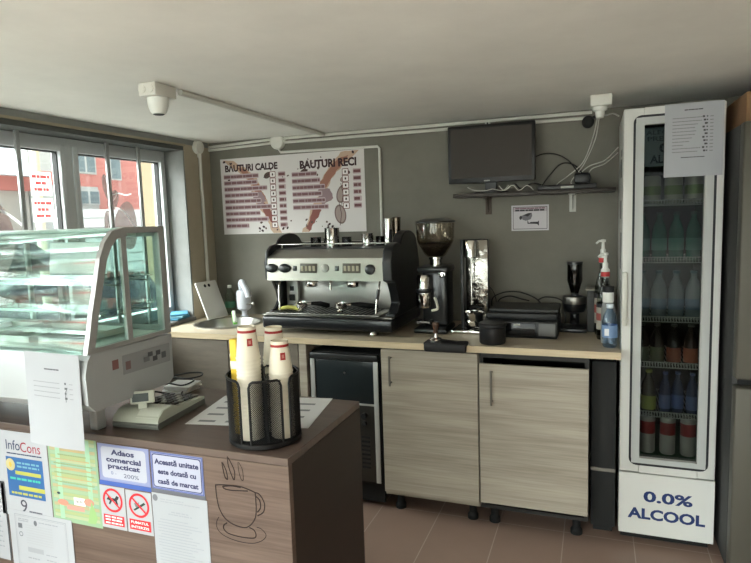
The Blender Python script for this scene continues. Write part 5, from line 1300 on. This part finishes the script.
        def vx(i, j):
            if (i, j) not in vv:
                a = f0+(f1-f0)*i/nc; vv[(i, j)] = m.bm.verts.new((cx+r*math.cos(a), cy+r*math.sin(a), zb+(zt-zb)*j/nr))
            return vv[(i, j)]
        for i in range(1, nc):
            for j in range(1, nr):
                if (i+j) % 2 == 0: m.bm.faces.new((vx(i-1, j), vx(i, j-1), vx(i+1, j), vx(i, j+1)))
        m.mi(hb)
        o = m.build('mesh_panel', t, smooth=False); w = o.modifiers.new('w', 'WIREFRAME'); w.thickness = .0021; w.use_replace = True; w.use_even_offset = False
    MB().cyl((cx, cy, Z+.012), (cx, cy, Z+.205), .007, hb).build('centre_post', t)
    for a in (5, 110, 255):
        f = front+R(a)
        m = MB(); e = Vector((math.cos(f), math.sin(f), 0)); c0 = Vector((cx, cy, 0))
        m.tube([c0+e*.004+Vector((0, 0, Z+.014)), c0+e*.004+Vector((0, 0, Z+.2)), c0+e*.012+Vector((0, 0, Z+.206)), c0+e*(r-.004)+Vector((0, 0, Z+.186))], .003, hb, 8)
        step = .0052; L = r-.008; nc = int(L/(step/2)); nr = int(.17/(step/2)); vv = {}
        b = MB(); b.recalc = False
        def vx2(i, j):
            if (i, j) not in vv:
                p = c0+e*(.006+L*i/nc); vv[(i, j)] = b.bm.verts.new((p.x, p.y, Z+.016+.168*j/nr))
            return vv[(i, j)]
        for i in range(1, nc):
            for j in range(1, nr):
                if (i+j) % 2 == 0: b.bm.faces.new((vx2(i-1, j), vx2(i, j-1), vx2(i+1, j), vx2(i, j+1)))
        b.mi(hb); o = b.build('divider', t, smooth=False); w = o.modifiers.new('w', 'WIREFRAME'); w.thickness = .0021; w.use_even_offset = False
        m.build('divider_frame', t)
    # paper cups, mouth down, nested in three stacks
    cw_ = M('cup_cream', (224,216,198), .6); cr = M('cup_red', (158,34,36), .5)
    H = .088
    t0 = thing('paper_cup', '', 'paper cup', (0, 0, 0))
    m = MB(); m.lathe((0, 0, 0), [(.0325, .002), (.0333, 0), (.0333, .004), (.0318, .006), (.0252, H-.016), (.0251, H-.016, cr), (.0246, H-.009, cr), (.0240, H), (.0226, H), (.0220, H-.006), (0, H-.006)], cw_, 26)
    m.build('cup_wall', t0, True)
    fa = front
    def patch(ang, z0, z1, half, mt, off):
        q = MB(); q.recalc = False
        def rr_(z): return .0318+(.0252-.0318)*(z-.006)/(H-.022)+off
        P_ = []
        for z in (z0, z1):
            for k in range(5):
                a = ang+(k-2)/2*half; P_.append((rr_(z)*math.cos(a), rr_(z)*math.sin(a), z))
        q.raw(P_, [(k, k+1, k+6, k+5) for k in range(4)], mt); return q
    q = patch(fa+.25, .038, .058, .26, cr, .0003)
    w2 = patch(fa+.25, .043, .053, .12, ink(190,120,110), .0006); 
    me_ = bpy.data.meshes.new('x'); w2.bm.to_mesh(me_); i = q.mi(ink(190,120,110)); nf = len(q.bm.faces); q.bm.from_mesh(me_)
    for f in list(q.bm.faces)[nf:]: f.material_index = i
    w2.bm.free(); bpy.data.meshes.remove(me_)
    q.build('logo_patch', t0, True)
    stacks = [((cx-.016, cy-.042), 1.180, 'tallest stack nearest the left'), ((cx+.012, cy+.050), 1.162, 'rear stack'), ((cx+.058, cy+.000), 1.136, 'shortest right stack')]
    first = True
    for (x, y), top, nm in stacks:
        n = int(round((top-H-(Z+.0135))/.0105)); z = top-H
        for k in range(n+1):
            o = t0 if first else copy_tree(t0)
            first = False
            o.location = (x, y, z-k*.0105); o.rotation_euler = (0, 0, .0)
            if k == 0: o['label'] = 'upside down cream paper cup with red band topping the %s' % nm; o['group'] = 'paper cups on top of the stacks'
            else: o['label'] = 'cream paper cup nested below the top cup of the %s' % nm; o['group'] = 'paper cups nested in the %s' % nm
    m = MB(); x, y = cx-.072, cy-.020
    m.box(x-.011, x+.011, y-.010, y+.010, Z+.0145, Z+.285, M('yellow_pack', (222,186,44), .5), .003); m.box(x-.0112, x+.0112, y-.0102, y+.0102, Z+.2, Z+.225, M('pack_white', (230,226,206), .5), .002)
    tag(m.build('stirrer_pack'), 'yellow stirrer packet standing left of the tallest cup stack', 'packet')
counter_things()

# ------------------------------------------------------------ light and camera
w = bpy.data.worlds.new('overcast_sky'); S.world = w; w.use_nodes = True
nt = w.node_tree; bg = nt.nodes['Background']
# overcast sky, far brighter around the veiled sun in front of the shop
tc = nt.nodes.new('ShaderNodeTexCoord')
dv = nt.nodes.new('ShaderNodeVectorMath'); dv.operation = 'DOT_PRODUCT'; dv.inputs[1].default_value = Vector((-.55, -.50, .75)).normalized()
cl = nt.nodes.new('ShaderNodeMath'); cl.operation = 'MAXIMUM'; cl.inputs[1].default_value = 0
pw = nt.nodes.new('ShaderNodeMath'); pw.operation = 'POWER'; pw.inputs[1].default_value = 3.
ml = nt.nodes.new('ShaderNodeMath'); ml.operation = 'MULTIPLY_ADD'; ml.inputs[1].default_value = SKY_GLOW; ml.inputs[2].default_value = SKY_BASE
nt.links.new(tc.outputs['Generated'], dv.inputs[0]); nt.links.new(dv.outputs['Value'], cl.inputs[0]); nt.links.new(cl.outputs[0], pw.inputs[0])
nt.links.new(pw.outputs[0], ml.inputs[0]); nt.links.new(ml.outputs[0], bg.inputs[1]); bg.inputs[0].default_value = (1.0, .992, .972, 1)
cam = bpy.data.cameras.new('camera'); co = bpy.data.objects.new('camera', cam); COL.objects.link(co); S.camera = co
C = (0.9614, -3.2103, 1.4584); yaw, pit, rol, f = -0.3600, 0.1077, -0.0320, 587.65
fw = Vector((math.sin(yaw)*math.cos(pit), math.cos(yaw)*math.cos(pit), -math.sin(pit)))
r0 = Vector((math.cos(yaw), -math.sin(yaw), 0)); u0 = r0.cross(fw)
r2 = r0*math.cos(rol)+u0*math.sin(rol); u2 = -r0*math.sin(rol)+u0*math.cos(rol)
mw = Matrix(((r2.x, u2.x, -fw.x, C[0]), (r2.y, u2.y, -fw.y, C[1]), (r2.z, u2.z, -fw.z, C[2]), (0, 0, 0, 1)))
co.matrix_world = mw
cam.sensor_fit = 'HORIZONTAL'; cam.sensor_width = 36; cam.lens = f/751*36; cam.clip_start = .05; cam.clip_end = 100
S.view_settings.view_transform = 'Standard'; S.view_settings.look = 'None'; S.view_settings.gamma = 1; S.view_settings.exposure = 1.68
